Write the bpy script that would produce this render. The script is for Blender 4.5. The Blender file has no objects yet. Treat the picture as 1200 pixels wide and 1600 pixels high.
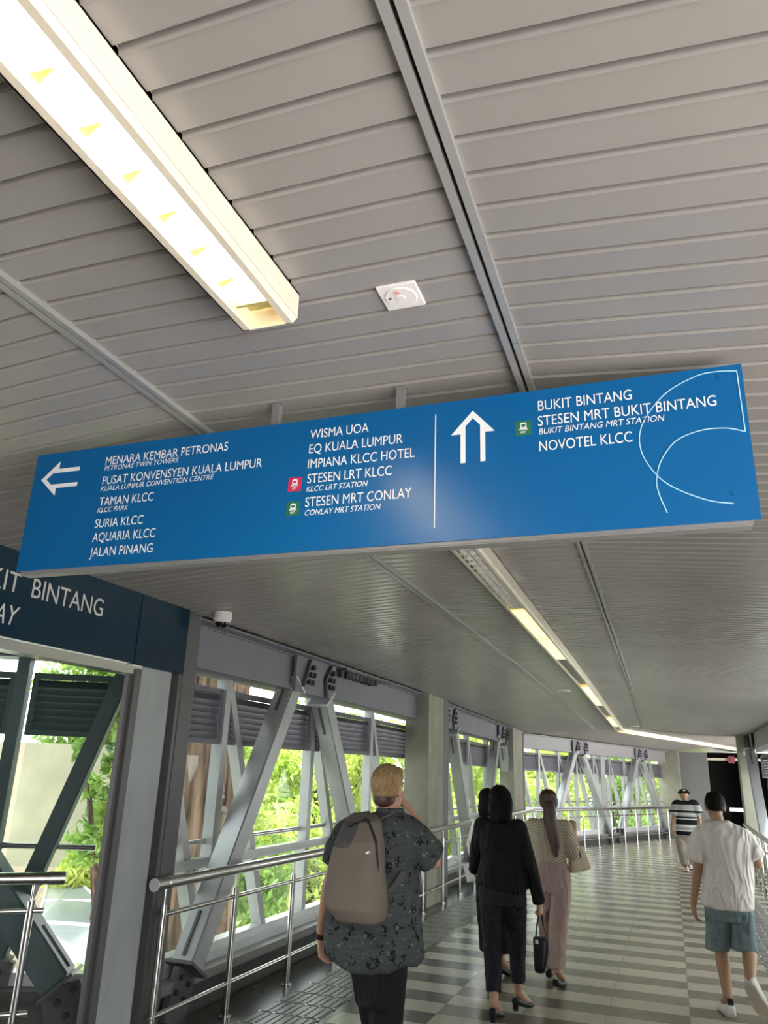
import bpy, bmesh, math, random
import numpy as np
from mathutils import Vector, Matrix, noise
random.seed(7); rng = np.random.default_rng(7)
S = bpy.context.scene
COL = S.collection

# ------------------------------------------------------------------ camera
CAM_H = 1.8
F_PX = 1177.0
_c = np.array([600., 800.])
def _dir(v):
    r = np.array([v[0]-_c[0], v[1]-_c[1], F_PX]); return r/np.linalg.norm(r)
_zu = _dir((723, -2725)); _ya = _dir((1033, 1208))
_ya = _ya - _zu*_ya.dot(_zu); _ya /= np.linalg.norm(_ya)
_xa = np.cross(_ya, _zu)
ROT = np.stack([_xa, _ya, _zu])
cam_d = bpy.data.cameras.new('camera'); cam = bpy.data.objects.new('camera', cam_d); COL.objects.link(cam)
cam_d.sensor_fit = 'HORIZONTAL'; cam_d.sensor_width = 36.0; cam_d.lens = 36.0*F_PX/1200.0
cam_d.clip_start = 0.05; cam_d.clip_end = 500
cm = Matrix.Identity(4)
for i in range(3):
    cm[i][0] = ROT[i, 0]; cm[i][1] = -ROT[i, 1]; cm[i][2] = -ROT[i, 2]
cm[2][3] = CAM_H
cam.matrix_world = cm
S.camera = cam
def at(px, py, Y):
    """the point of the place that the photo shows at pixel (px, py), on the plane at depth Y"""
    r = ROT @ np.array([px-_c[0], py-_c[1], F_PX]); k = Y/r[1]
    return Vector((r[0]*k, Y, CAM_H + r[2]*k))

# ------------------------------------------------------------------ world, sun, exposure
W = bpy.data.worlds.new('overcast_sky'); S.world = W; W.use_nodes = True
wn = W.node_tree.nodes; wl_ = W.node_tree.links
bg = wn['Background']
tc = wn.new('ShaderNodeTexCoord'); sep = wn.new('ShaderNodeSeparateXYZ'); mr = wn.new('ShaderNodeMapRange'); mixc = wn.new('ShaderNodeMix')
mixc.data_type = 'RGBA'
wl_.new(tc.outputs['Generated'], sep.inputs[0]); wl_.new(sep.outputs['Z'], mr.inputs['Value'])
mr.inputs['From Min'].default_value = -0.1; mr.inputs['From Max'].default_value = 0.6
wl_.new(mr.outputs[0], mixc.inputs['Factor'])
mixc.inputs['A'].default_value = (0.97, 0.97, 0.95, 1); mixc.inputs['B'].default_value = (0.90, 0.94, 1.0, 1)
wl_.new(mixc.outputs['Result'], bg.inputs['Color'])
bg.inputs['Strength'].default_value = 5.0
sun_d = bpy.data.lights.new('sun', 'SUN'); sun = bpy.data.objects.new('sun', sun_d); COL.objects.link(sun)
sun_d.energy = 15.0; sun_d.angle = math.radians(12); sun_d.color = (1.0, 0.97, 0.93)
sun.rotation_euler = Vector((-0.27, 0.10, -0.96)).to_track_quat('-Z', 'Y').to_euler()
S.view_settings.view_transform = 'Standard'; S.view_settings.look = 'None'
S.view_settings.gamma = 1.0; S.view_settings.exposure = 0.20
S.view_settings.use_curve_mapping = False
S.cycles.max_bounces = 10; S.cycles.diffuse_bounces = 5; S.cycles.transparent_max_bounces = 24
S.cycles.use_denoising = True

# ------------------------------------------------------------------ materials
def mat(name, col, rough=0.6, metal=0.0, spec=0.5, var=0.0, scale=6.0, bump=0.0, bscale=60.0, col2=None, emit=None, es=0.0, coat=0.0, stretch=None):
    m = bpy.data.materials.new(name); m.use_nodes = True
    n = m.node_tree.nodes; l = m.node_tree.links; b = n['Principled BSDF']
    b.inputs['Base Color'].default_value = (*col, 1); b.inputs['Roughness'].default_value = rough
    b.inputs['Metallic'].default_value = metal; b.inputs['Specular IOR Level'].default_value = spec
    b.inputs['Coat Weight'].default_value = coat
    if emit: b.inputs['Emission Color'].default_value = (*emit, 1); b.inputs['Emission Strength'].default_value = es
    if var or bump or col2:
        t = n.new('ShaderNodeTexCoord'); mp = n.new('ShaderNodeMapping'); l.new(t.outputs['Object'], mp.inputs[0])
        if stretch: mp.inputs['Scale'].default_value = stretch
    if var or col2:
        nz = n.new('ShaderNodeTexNoise'); nz.inputs['Scale'].default_value = scale; nz.inputs['Detail'].default_value = 6
        l.new(mp.outputs[0], nz.inputs['Vector'])
        rp = n.new('ShaderNodeValToRGB'); l.new(nz.outputs['Fac'], rp.inputs[0])
        rp.color_ramp.elements[0].position = 0.32; rp.color_ramp.elements[1].position = 0.68
        a = col; c2 = col2 or tuple(min(1, x*(1+var)) for x in col)
        if not col2: a = tuple(x*(1-var) for x in col)
        rp.color_ramp.elements[0].color = (*a, 1); rp.color_ramp.elements[1].color = (*c2, 1)
        l.new(rp.outputs[0], b.inputs['Base Color'])
    if bump:
        nb = n.new('ShaderNodeTexNoise'); nb.inputs['Scale'].default_value = bscale; nb.inputs['Detail'].default_value = 4
        l.new(mp.outputs[0], nb.inputs['Vector'])
        bp = n.new('ShaderNodeBump'); bp.inputs['Strength'].default_value = bump; bp.inputs['Distance'].default_value = 0.02
        l.new(nb.outputs['Fac'], bp.inputs['Height']); l.new(bp.outputs[0], b.inputs['Normal'])
    return m
def math_node(m, op, a, b=None, c=None):
    n = m.node_tree.nodes.new('ShaderNodeMath'); n.operation = op
    for i, v in enumerate((a, b, c)):
        if v is None: continue
        if isinstance(v, (int, float)): n.inputs[i].default_value = v
        else: m.node_tree.links.new(v, n.inputs[i])
    return n.outputs[0]
def mix_col(m, fac, a, b):
    n = m.node_tree.nodes.new('ShaderNodeMix'); n.data_type = 'RGBA'
    l = m.node_tree.links
    for k, v in (('Factor', fac), ('A', a), ('B', b)):
        if isinstance(v, tuple): n.inputs[k].default_value = (*v, 1)
        elif isinstance(v, (int, float)): n.inputs[k].default_value = v
        else: l.new(v, n.inputs[k])
    return n.outputs['Result']
def glass_mat(name, tint, refl=0.09):
    m = bpy.data.materials.new(name); m.use_nodes = True
    n = m.node_tree.nodes; l = m.node_tree.links; n.remove(n['Principled BSDF'])
    tr = n.new('ShaderNodeBsdfTransparent'); tr.inputs[0].default_value = (*tint, 1)
    gl = n.new('ShaderNodeBsdfGlossy'); gl.inputs['Roughness'].default_value = 0.02
    lw = n.new('ShaderNodeLayerWeight'); lw.inputs['Blend'].default_value = 0.5
    fac = math_node(m, 'MULTIPLY_ADD', math_node(m, 'POWER', lw.outputs['Facing'], 5.0), 0.45, 0.02)
    mx = n.new('ShaderNodeMixShader'); l.new(fac, mx.inputs[0]); l.new(tr.outputs[0], mx.inputs[1]); l.new(gl.outputs[0], mx.inputs[2])
    l.new(mx.outputs[0], n['Material Output'].inputs[0])
    return m
M = {}
M['ceiling'] = mat('ceiling_paint', (0.295, 0.275, 0.263), 0.24, 0.0, 0.5, var=0.05, scale=1.5)
M['runner'] = mat('runner_paint', (0.36, 0.355, 0.345), 0.35, 0.3)
M['steel'] = mat('steel_paint', (0.42, 0.42, 0.43), 0.38, 0.35, var=0.06, scale=4)
M['dark_steel'] = mat('dark_steel_paint', (0.10, 0.098, 0.10), 0.45, 0.2)
M['beam'] = mat('beam_paint', (0.20, 0.192, 0.23), 0.45, 0.1, var=0.05, scale=3)
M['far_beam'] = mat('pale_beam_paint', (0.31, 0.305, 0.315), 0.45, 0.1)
M['louvre'] = mat('louvre_paint', (0.15, 0.145, 0.175), 0.5, 0.1)
M['teal_louvre'] = mat('teal_louvre_paint', (0.045, 0.075, 0.072), 0.5, 0.1)
M['teal_steel'] = mat('teal_steel_paint', (0.07, 0.105, 0.105), 0.45, 0.2)
M['alu'] = mat('aluminium', (0.70, 0.71, 0.72), 0.35, 0.5)
M['stainless'] = mat('stainless_steel', (0.62, 0.60, 0.58), 0.22, 1.0, var=0.05, scale=3, stretch=(1, 1, 8))
M['bolt'] = mat('bolt_steel', (0.06, 0.06, 0.062), 0.5, 0.5)
M['concrete'] = mat('concrete', (0.29, 0.28, 0.235), 0.8, 0.0, 0.3, var=0.13, scale=3.5, bump=0.15)
M['stone'] = mat('pier_stone', (0.34, 0.36, 0.36), 0.6, 0.0, 0.4, var=0.12, scale=5, stretch=(1, 1, 0.4))
M['plinth'] = mat('plinth', (0.05, 0.048, 0.047), 0.6, var=0.2, scale=9)
M['sill'] = mat('sill_paint', (0.22, 0.21, 0.21), 0.4, 0.2)
M['white_paint'] = mat('fixture_enamel', (0.74, 0.66, 0.54), 0.4, var=0.06, scale=7)
M['grid'] = mat('louvre_grid_white', (0.70, 0.69, 0.66), 0.35)
M['lamp'] = mat('lamp_warm', (1, 1, 1), 0.5, emit=(1.0, 0.90, 0.70), es=24.0)
M['lamp_far'] = mat('lamp_yellow', (1, 1, 1), 0.5, emit=(1.0, 0.84, 0.30), es=1.15)
M['blade'] = mat('reflector_blade', (0.44, 0.40, 0.15), 0.4)
M['sign_blue'] = mat('sign_blue', (0.0, 0.112, 0.325), 0.29, 0.0, 0.45)
M['sign_grey'] = mat('sign_return', (0.26, 0.26, 0.26), 0.45, 0.3)
M['fascia_blue'] = mat('fascia_blue', (0.001, 0.018, 0.040), 0.24, 0.0, 0.25)
M['white'] = mat('white_vinyl', (0.86, 0.88, 0.90), 0.5)
M['sign_letters'] = mat('grey_letters', (0.62, 0.62, 0.60), 0.5)
M['pale_blue'] = mat('pale_blue_vinyl', (0.45, 0.75, 0.95), 0.5)
M['red_icon'] = mat('red_vinyl', (0.55, 0.02, 0.09), 0.5)
M['green_icon'] = mat('green_vinyl', (0.015, 0.15, 0.08), 0.5)
M['plate_white'] = mat('white_plastic', (0.80, 0.75, 0.74), 0.5)
M['pink'] = mat('pink_indicator', (0.9, 0.45, 0.42), 0.4)
M['black_plastic'] = mat('black_plastic', (0.012, 0.012, 0.013), 0.12)
M['black'] = mat('dark_interior', (0.004, 0.004, 0.004), 0.9, spec=0.1)
M['unseen_wall'] = mat('unseen_wall_dark', (0.10, 0.10, 0.10), 0.5)  # kept dark so the unseen walls bounce little light
M['panel_grey'] = mat('grey_cladding', (0.25, 0.255, 0.26), 0.4, 0.3, var=0.04, scale=1)
M['glass'] = glass_mat('clear_glass', (0.93, 0.97, 0.95))
M['tint_glass'] = glass_mat('green_tinted_glass', (0.88, 0.95, 0.91))
M['bark'] = mat('bark', (0.018, 0.011, 0.008), 0.9, spec=0.1, col2=(0.17, 0.115, 0.08), scale=3.0, bump=1.0, bscale=7, stretch=(3.5, 3.5, 0.45))
M['bounce_pale'] = mat('pale_bounce_slab', (0.80, 0.77, 0.73), 0.9)  # pale reflector colour, throws light up at the ceiling
M['ground'] = mat('ground', (0.34, 0.33, 0.31), 0.9, col2=(0.26, 0.28, 0.20), scale=0.15)
M['lawn'] = mat('lawn', (0.14, 0.20, 0.06), 0.9, col2=(0.28, 0.34, 0.12), scale=1.2)
M['retaining'] = mat('retaining_wall', (0.30, 0.26, 0.19), 0.85, var=0.12, scale=1.8, bump=0.1)
M['canopy_glass'] = mat('canopy_glass', (0.24, 0.285, 0.275), 0.15, 0.0, 0.6)
M['red_box'] = mat('red_plastic', (0.16, 0.02, 0.04), 0.6)
M['strip'] = mat('glowing_strip', (1, 1, 1), 0.5, emit=(1, 0.98, 0.93), es=1.6)
def leaf_mat(name, a, b):
    m = mat(name, a, 0.5, col2=b, scale=1.6)
    n = m.node_tree.nodes; l = m.node_tree.links; p = n['Principled BSDF']
    tl = n.new('ShaderNodeBsdfTranslucent'); mx = n.new('ShaderNodeMixShader'); mx.inputs[0].default_value = 0.45
    src = p.inputs['Base Color'].links[0].from_socket; l.new(src, tl.inputs[0])
    l.new(p.outputs[0], mx.inputs[1]); l.new(tl.outputs[0], mx.inputs[2]); l.new(mx.outputs[0], n['Material Output'].inputs[0])
    return m
M['leaf_bright'] = leaf_mat('leaf_bright', (0.30, 0.42, 0.06), (0.66, 0.72, 0.22))
M['leaf_mid'] = leaf_mat('leaf_mid', (0.12, 0.23, 0.04), (0.36, 0.50, 0.12))
M['leaf_dark'] = leaf_mat('leaf_dark', (0.03, 0.09, 0.03), (0.12, 0.24, 0.08))
# striped floor tiles: 0.61 x 0.30 m tiles, rows alternating dark and pale, the phase flipping every three columns
def floor_mat():
    m = mat('floor_tiles', (0.2, 0.2, 0.2), 0.22, 0.0, 0.36)
    n = m.node_tree.nodes; l = m.node_tree.links; b = n['Principled BSDF']
    t = n.new('ShaderNodeTexCoord'); s = n.new('ShaderNodeSeparateXYZ'); l.new(t.outputs['Object'], s.inputs[0])
    X = math_node(m, 'SUBTRACT', s.outputs['X'], math_node(m, 'MULTIPLY', s.outputs['Y'], 0.010)); Y = s.outputs['Y']
    xb = math_node(m, 'DIVIDE', math_node(m, 'ADD', X, 1.83), 1.83)
    blk = math_node(m, 'FLOOR', xb)
    ph = math_node(m, 'MULTIPLY', blk, 0.5)
    rows = math_node(m, 'ADD', math_node(m, 'DIVIDE', math_node(m, 'SUBTRACT', Y, 5.90), 0.58), ph)
    fr = math_node(m, 'FRACT', rows)
    dark = math_node(m, 'LESS_THAN', fr, 0.5)
    grain = n.new('ShaderNodeTexNoise'); grain.inputs['Scale'].default_value = 130; grain.inputs['Detail'].default_value = 3; l.new(t.outputs['Object'], grain.inputs['Vector'])
    big = n.new('ShaderNodeTexNoise'); big.inputs['Scale'].default_value = 1.3; l.new(t.outputs['Object'], big.inputs['Vector'])
    # single tiles differ slightly
    cell = n.new('ShaderNodeTexWhiteNoise'); cv = n.new('ShaderNodeCombineXYZ')
    l.new(math_node(m, 'FLOOR', math_node(m, 'DIVIDE', math_node(m, 'ADD', X, 1.83), 0.61)), cv.inputs[0]); l.new(math_node(m, 'FLOOR', math_node(m, 'MULTIPLY', rows, 2.0)), cv.inputs[1])
    l.new(cv.outputs[0], cell.inputs['Vector'])
    pale = mix_col(m, grain.outputs['Fac'], (0.27, 0.255, 0.21), (0.66, 0.62, 0.53))
    dk = mix_col(m, grain.outputs['Fac'], (0.020, 0.021, 0.020), (0.052, 0.052, 0.049))
    c = mix_col(m, dark, pale, dk)
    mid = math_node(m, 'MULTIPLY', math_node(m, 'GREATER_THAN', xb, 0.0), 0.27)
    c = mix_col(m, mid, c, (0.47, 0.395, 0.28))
    c = mix_col(m, math_node(m, 'MULTIPLY', cell.outputs['Value'], 0.10), c, (0.16, 0.155, 0.145))
    # joints
    def line(v, w, wd):
        f = math_node(m, 'FRACT', math_node(m, 'DIVIDE', v, w)); f = math_node(m, 'ABSOLUTE', math_node(m, 'SUBTRACT', f, 0.5))
        return math_node(m, 'GREATER_THAN', f, 0.5 - wd/w/2)
    jx = line(math_node(m, 'ADD', X, 1.83), 0.61, 0.007); jy = line(rows, 0.5, 0.009)
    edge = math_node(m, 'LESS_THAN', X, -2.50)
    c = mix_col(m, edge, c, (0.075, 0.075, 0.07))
    c = mix_col(m, math_node(m, 'MULTIPLY', jx, 0.6), c, (0.13, 0.125, 0.115))
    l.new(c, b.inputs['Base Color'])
    rr = math_node(m, 'ADD', 0.12, math_node(m, 'MULTIPLY', big.outputs['Fac'], 0.22)); l.new(rr, b.inputs['Roughness'])
    return m
M['floor'] = floor_mat()
M['tactile'] = mat('tactile_paving', (0.17, 0.168, 0.16), 0.35, var=0.2, scale=5)
# people
M['skin_fair'] = mat('skin_fair', (0.44, 0.245, 0.165), 0.5, var=0.06, scale=12)
M['skin_tan'] = mat('skin_tan', (0.40, 0.225, 0.135), 0.5, var=0.06, scale=12)
M['hair_blond'] = mat('hair_blond', (0.20, 0.115, 0.045), 0.55, col2=(0.37, 0.25, 0.115), scale=30, bump=0.5, bscale=90, stretch=(3, 3, 0.6))
M['hair_black'] = mat('hair_black', (0.005, 0.004, 0.004), 0.6, spec=0.12, var=0.3, scale=40, bump=0.4, bscale=90, stretch=(4, 4, 0.4))
M['hair_brown'] = mat('hair_brown', (0.028, 0.010, 0.007), 0.4, col2=(0.09, 0.03, 0.02), scale=30, bump=0.5, bscale=90, stretch=(5, 5, 0.4))
M['eye'] = mat('eye_white', (0.8, 0.78, 0.75), 0.2)
M['iris'] = mat('iris_dark', (0.02, 0.012, 0.008), 0.2)
M['lips'] = mat('lips', (0.42, 0.15, 0.12), 0.5)
M['black_cloth'] = mat('black_cloth', (0.009, 0.009, 0.010), 0.8, spec=0.2, var=0.2, scale=20)
M['navy_cloth'] = mat('navy_trouser_cloth', (0.018, 0.018, 0.024), 0.8, spec=0.2, var=0.2, scale=20)
M['white_cloth'] = mat('white_cotton', (0.80, 0.74, 0.70), 0.85, spec=0.2, var=0.03, scale=9)
M['pink_cloth'] = mat('dusty_pink_cloth', (0.36, 0.25, 0.235), 0.85, spec=0.2, var=0.06, scale=9)
M['denim'] = mat('faded_denim', (0.17, 0.225, 0.24), 0.85, spec=0.2, var=0.18, scale=7)
M['khaki'] = mat('khaki_cloth', (0.36, 0.30, 0.26), 0.85, spec=0.2, var=0.06, scale=9)
M['pack'] = mat('backpack_fabric', (0.165, 0.142, 0.12), 0.8, spec=0.2, var=0.06, scale=5, bump=0.1, bscale=300)
M['pack_dark'] = mat('backpack_fabric_dark', (0.085, 0.08, 0.085), 0.8, spec=0.2, bump=0.1, bscale=300)
M['pack_brown'] = mat('backpack_fabric_brown', (0.11, 0.088, 0.068), 0.8, spec=0.2)
M['strap'] = mat('black_strap', (0.012, 0.012, 0.014), 0.7)
M['leather_black'] = mat('black_leather', (0.008, 0.008, 0.009), 0.38, spec=0.3)
M['cream_leather'] = mat('cream_leather', (0.58, 0.50, 0.36), 0.5, var=0.05, scale=8)
M['shoe_white'] = mat('white_shoe_leather', (0.72, 0.69, 0.65), 0.5, var=0.05, scale=15)
M['sole'] = mat('pale_rubber_sole', (0.55, 0.48, 0.40), 0.7)
M['paper'] = mat('paper', (0.85, 0.85, 0.88), 0.6)
def folds(m, scale, strength, stretch=(1, 1, 0.35)):
    n = m.node_tree.nodes; l = m.node_tree.links; b = n['Principled BSDF']
    t = n.new('ShaderNodeTexCoord'); mp = n.new('ShaderNodeMapping'); mp.inputs['Scale'].default_value = stretch; l.new(t.outputs['Object'], mp.inputs[0])
    nz = n.new('ShaderNodeTexNoise'); nz.inputs['Scale'].default_value = scale; nz.inputs['Detail'].default_value = 2; nz.inputs['Distortion'].default_value = 0.6; l.new(mp.outputs[0], nz.inputs['Vector'])
    rg = math_node(m, 'SUBTRACT', 1.0, math_node(m, 'MULTIPLY', math_node(m, 'ABSOLUTE', math_node(m, 'SUBTRACT', nz.outputs['Fac'], 0.5)), 5.0))
    bp = n.new('ShaderNodeBump'); bp.inputs['Strength'].default_value = strength; bp.inputs['Distance'].default_value = 0.03
    l.new(math_node(m, 'MAXIMUM', rg, 0.0), bp.inputs['Height']); l.new(bp.outputs[0], b.inputs['Normal'])
for k_, sc_, st_ in (('white_cloth', 7, 0.75), ('pink_cloth', 9, 0.6), ('denim', 9, 0.6), ('black_cloth', 8, 0.8), ('navy_cloth', 8, 0.8), ('khaki', 9, 0.5)): folds(M[k_], sc_, st_)
def shirt_mat():
    m = mat('printed_shirt_cloth', (0.05, 0.06, 0.06), 0.85, spec=0.2)
    n = m.node_tree.nodes; l = m.node_tree.links
    t = n.new('ShaderNodeTexCoord'); mp = n.new('ShaderNodeMapping'); mp.inputs['Scale'].default_value = (9, 9, 55); l.new(t.outputs['Object'], mp.inputs[0])
    a = n.new('ShaderNodeTexNoise'); a.inputs['Scale'].default_value = 1.0; a.inputs['Detail'].default_value = 3; l.new(mp.outputs[0], a.inputs['Vector'])
    v = n.new('ShaderNodeTexVoronoi'); v.inputs['Scale'].default_value = 15; v.inputs['Randomness'].default_value = 1.0; l.new(t.outputs['Object'], v.inputs['Vector'])
    nz = n.new('ShaderNodeTexNoise'); nz.inputs['Scale'].default_value = 46; nz.inputs['Detail'].default_value = 1; l.new(t.outputs['Object'], nz.inputs['Vector'])
    base = mix_col(m, a.outputs['Fac'], (0.026, 0.032, 0.033), (0.080, 0.092, 0.090))
    near = math_node(m, 'LESS_THAN', v.outputs['Distance'], 0.42)
    ring = math_node(m, 'GREATER_THAN', nz.outputs['Fac'], 0.525)
    c = mix_col(m, math_node(m, 'MULTIPLY', near, ring), base, (0.010, 0.012, 0.013))
    lt = math_node(m, 'GREATER_THAN', nz.outputs['Fac'], 0.68)
    c = mix_col(m, math_node(m, 'MULTIPLY', lt, 0.5), c, (0.20, 0.23, 0.23))
    l.new(c, n['Principled BSDF'].inputs['Base Color']); return m
M['shirt'] = shirt_mat()
def dots_mat():
    m = mat('dotted_blouse_cloth', (0.5, 0.45, 0.35), 0.8, spec=0.2)
    n = m.node_tree.nodes; l = m.node_tree.links
    t = n.new('ShaderNodeTexCoord'); mp = n.new('ShaderNodeMapping'); l.new(t.outputs['Object'], mp.inputs[0])
    mp.inputs['Rotation'].default_value = (0.0, math.radians(45), 0.0); mp.inputs['Scale'].default_value = (52, 0.001, 52)
    v = n.new('ShaderNodeTexVoronoi'); v.inputs['Scale'].default_value = 1.0; v.inputs['Randomness'].default_value = 0.0; l.new(mp.outputs[0], v.inputs['Vector'])
    c = mix_col(m, math_node(m, 'LESS_THAN', v.outputs['Distance'], 0.27), (0.46, 0.41, 0.32), (0.09, 0.075, 0.06))
    l.new(c, n['Principled BSDF'].inputs['Base Color']); return m
M['dots'] = dots_mat()
def stripes_mat(z_bot, z_top):
    m = mat('striped_knit', (0.6, 0.6, 0.6), 0.85, spec=0.2)
    n = m.node_tree.nodes; l = m.node_tree.links
    t = n.new('ShaderNodeTexCoord'); s = n.new('ShaderNodeSeparateXYZ'); l.new(t.outputs['Object'], s.inputs[0])
    mr = n.new('ShaderNodeMapRange'); l.new(s.outputs['Z'], mr.inputs['Value']); mr.inputs['From Min'].default_value = z_bot; mr.inputs['From Max'].default_value = z_top
    r = n.new('ShaderNodeValToRGB'); r.color_ramp.interpolation = 'CONSTANT'; l.new(mr.outputs[0], r.inputs[0])
    K = (0.012, 0.012, 0.014, 1); G = (0.42, 0.41, 0.42, 1); L = (0.75, 0.75, 0.76, 1)
    st = [(0.0, K), (0.12, L), (0.16, G), (0.24, L), (0.29, G), (0.31, K), (0.46, L), (0.485, K), (0.54, G), (0.60, L), (0.62, G), (0.66, K), (0.72, L), (0.735, G), (0.88, K)]
    e = r.color_ramp.elements; e[0].position, e[0].color = st[0]; e[1].position, e[1].color = st[1]
    for p, c in st[2:]:
        k = e.new(p); k.color = c
    l.new(r.outputs[0], n['Principled BSDF'].inputs['Base Color']); return m

# ------------------------------------------------------------------ mesh helpers
ORG = {}
def link(name, me, m, parent=None, origin=None, smooth=False):
    """one mesh object; a top-level object keeps its origin at its base, children share it"""
    o = bpy.data.objects.new(name, me); COL.objects.link(o)
    if parent is not None:
        org = ORG[parent.name]
        o.parent = parent
    else:
        if origin is None:
            co = np.empty(len(me.vertices)*3); me.vertices.foreach_get('co', co); co = co.reshape(-1, 3)
            lo, hi = co.min(0), co.max(0); origin = ((lo[0]+hi[0])/2, (lo[1]+hi[1])/2, lo[2])
        org = Vector(origin); o.location = org
    ORG[o.name] = org
    me.transform(Matrix.Translation(-org))
    if m is not None: me.materials.append(m)
    if smooth:
        for p in me.polygons: p.use_smooth = True
    return o
def empty(name, loc):
    o = bpy.data.objects.new(name, None); COL.objects.link(o); o.empty_display_size = 0.1
    o.location = Vector(loc); ORG[o.name] = Vector(loc); return o
def tag(o, label=None, cat=None, group=None, kind=None):
    if label: o['label'] = label
    if cat: o['category'] = cat
    if group: o['group'] = group
    if kind: o['kind'] = kind
    return o
class MB:
    def __init__(s): s.v = []; s.f = []
    def add(s, vs, fs):
        b = len(s.v); s.v += [tuple(x) for x in vs]; s.f += [tuple(b+i for i in f) for f in fs]; return s
    def hexa(s, c8):
        return s.add(c8, [(0, 3, 2, 1), (4, 5, 6, 7), (0, 1, 5, 4), (1, 2, 6, 5), (2, 3, 7, 6), (3, 0, 4, 7)])
    def box(s, x0, x1, y0, y1, z0, z1):
        return s.hexa([(x0, y0, z0), (x1, y0, z0), (x1, y1, z0), (x0, y1, z0), (x0, y0, z1), (x1, y0, z1), (x1, y1, z1), (x0, y1, z1)])
    def bar(s, p, q, a, w, h):
        """rectangular bar p-q; a = direction of its width w; the other side is h"""
        p = Vector(p); q = Vector(q); d = (q-p).normalized(); a = Vector(a); a = (a - d*a.dot(d)).normalized(); b = d.cross(a)
        A = a*(w/2); B = b*(h/2)
        return s.hexa([p-A-B, p+A-B, p+A+B, p-A+B, q-A-B, q+A-B, q+A+B, q-A+B])
    def tube(s, p, q, r, r2=None, n=16):
        p = Vector(p); q = Vector(q); d = (q-p).normalized(); r2 = r if r2 is None else r2
        a = d.orthogonal().normalized(); b = d.cross(a)
        vs = []
        for c, rr in ((p, r), (q, r2)):
            vs += [c + (a*math.cos(2*math.pi*i/n) + b*math.sin(2*math.pi*i/n))*rr for i in range(n)]
        fs = [(i, (i+1) % n, n+(i+1) % n, n+i) for i in range(n)] + [tuple(reversed(range(n))), tuple(range(n, 2*n))]
        return s.add(vs, fs)
    def path(s, pts, r, n=12):
        for a, b in zip(pts, pts[1:]): s.tube(a, b, r, n=n)
        return s
    def prism(s, poly, d):
        n = len(poly); poly = [Vector(p) for p in poly]; d = Vector(d)
        return s.add(poly + [p+d for p in poly], [tuple(reversed(range(n))), tuple(range(n, 2*n))] + [(i, (i+1) % n, n+(i+1) % n, n+i) for i in range(n)])
    def dome(s, c, r, rz, down=True, n=20, k=8):
        c = Vector(c); vs = []; fs = []
        for j in range(k+1):
            a = math.pi/2*j/k; rr = r*math.cos(a); z = rz*math.sin(a)*(-1 if down else 1)
            vs += [c + Vector((rr*math.cos(2*math.pi*i/n), rr*math.sin(2*math.pi*i/n), z)) for i in range(n)]
        for j in range(k):
            fs += [(j*n+i, j*n+(i+1) % n, (j+1)*n+(i+1) % n, (j+1)*n+i) for i in range(n)]
        fs.append(tuple(range(n)))
        return s.add(vs, fs)
    def build(s, name, m, parent=None, origin=None, smooth=False, bevel=0.0, tf=None):
        me = bpy.data.meshes.new(name); me.from_pydata([tuple(tf(Vector(v))) if tf else v for v in s.v], [], s.f); me.update()
        bm = bmesh.new(); bm.from_mesh(me); bmesh.ops.recalc_face_normals(bm, faces=bm.faces[:])
        if bevel: bmesh.ops.bevel(bm, geom=bm.edges[:], offset=bevel, segments=2, affect='EDGES', clamp_overlap=True)
        bm.to_mesh(me); bm.free()
        o = link(name, me, m, parent, origin)
        if smooth:
            for p in o.data.polygons: p.use_smooth = True
            o.data.set_sharp_from_angle(angle=math.radians(40))
        return o
def text_mesh(txt, p0, right, up, width, cap, shear=0.0, bold=0.0, lift=0.0015):
    """flat lettering starting at p0, scaled to a width and a capital height"""
    def raw(t):
        c = bpy.data.curves.new('tmp_text', 'FONT'); c.body = t; c.resolution_u = 4; c.offset = bold
        o = bpy.data.objects.new('tmp_text', c); COL.objects.link(o); bpy.context.view_layer.update()
        me = bpy.data.meshes.new_from_object(o.evaluated_get(bpy.context.evaluated_depsgraph_get()))
        bpy.data.objects.remove(o); bpy.data.curves.remove(c); return me
    h = raw('H'); ch = max(v.co.y for v in h.vertices); bpy.data.meshes.remove(h)
    me = raw(txt); xs = [v.co.x for v in me.vertices]; x0, x1 = min(xs), max(xs)
    right = Vector(right); up = Vector(up); nrm = right.cross(up); p0 = Vector(p0)
    for v in me.vertices:
        y = v.co.y/ch*cap; x = (v.co.x-x0)/(x1-x0)*(width-shear*cap) + shear*y
        v.co = p0 + right*x + up*y + nrm*lift
    return me
# ------------------------------------------------------------------ levels of the place
BEND = math.radians(20.5); UB = Vector((math.sin(BEND), math.cos(BEND), 0)); RB = Vector((math.cos(BEND), -math.sin(BEND), 0))
PIV = Vector((-0.91, 20.2, 0))                       # where the light line turns
XL, XR = -3.17, 1.72                                  # ceiling edges
def fz(y): return -0.012*(y-6)
def cd(y): return -0.0135*max(0.0, y-10)
def zprof(lat):
    return 2.95 + (0.079*(lat+1.5) if lat < -1.5 else (-0.079*(lat+0.31) if lat > -0.31 else 0.0))
def near_pt(lat, y, dz=0.0): return Vector((lat, y, zprof(lat)+cd(y)+dz))
def far_pt(lat, t, dz=0.0):
    p = PIV + UB*t + RB*(lat-PIV.x); return Vector((p.x, p.y, zprof(lat)+cd(p.y)+dz))

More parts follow.
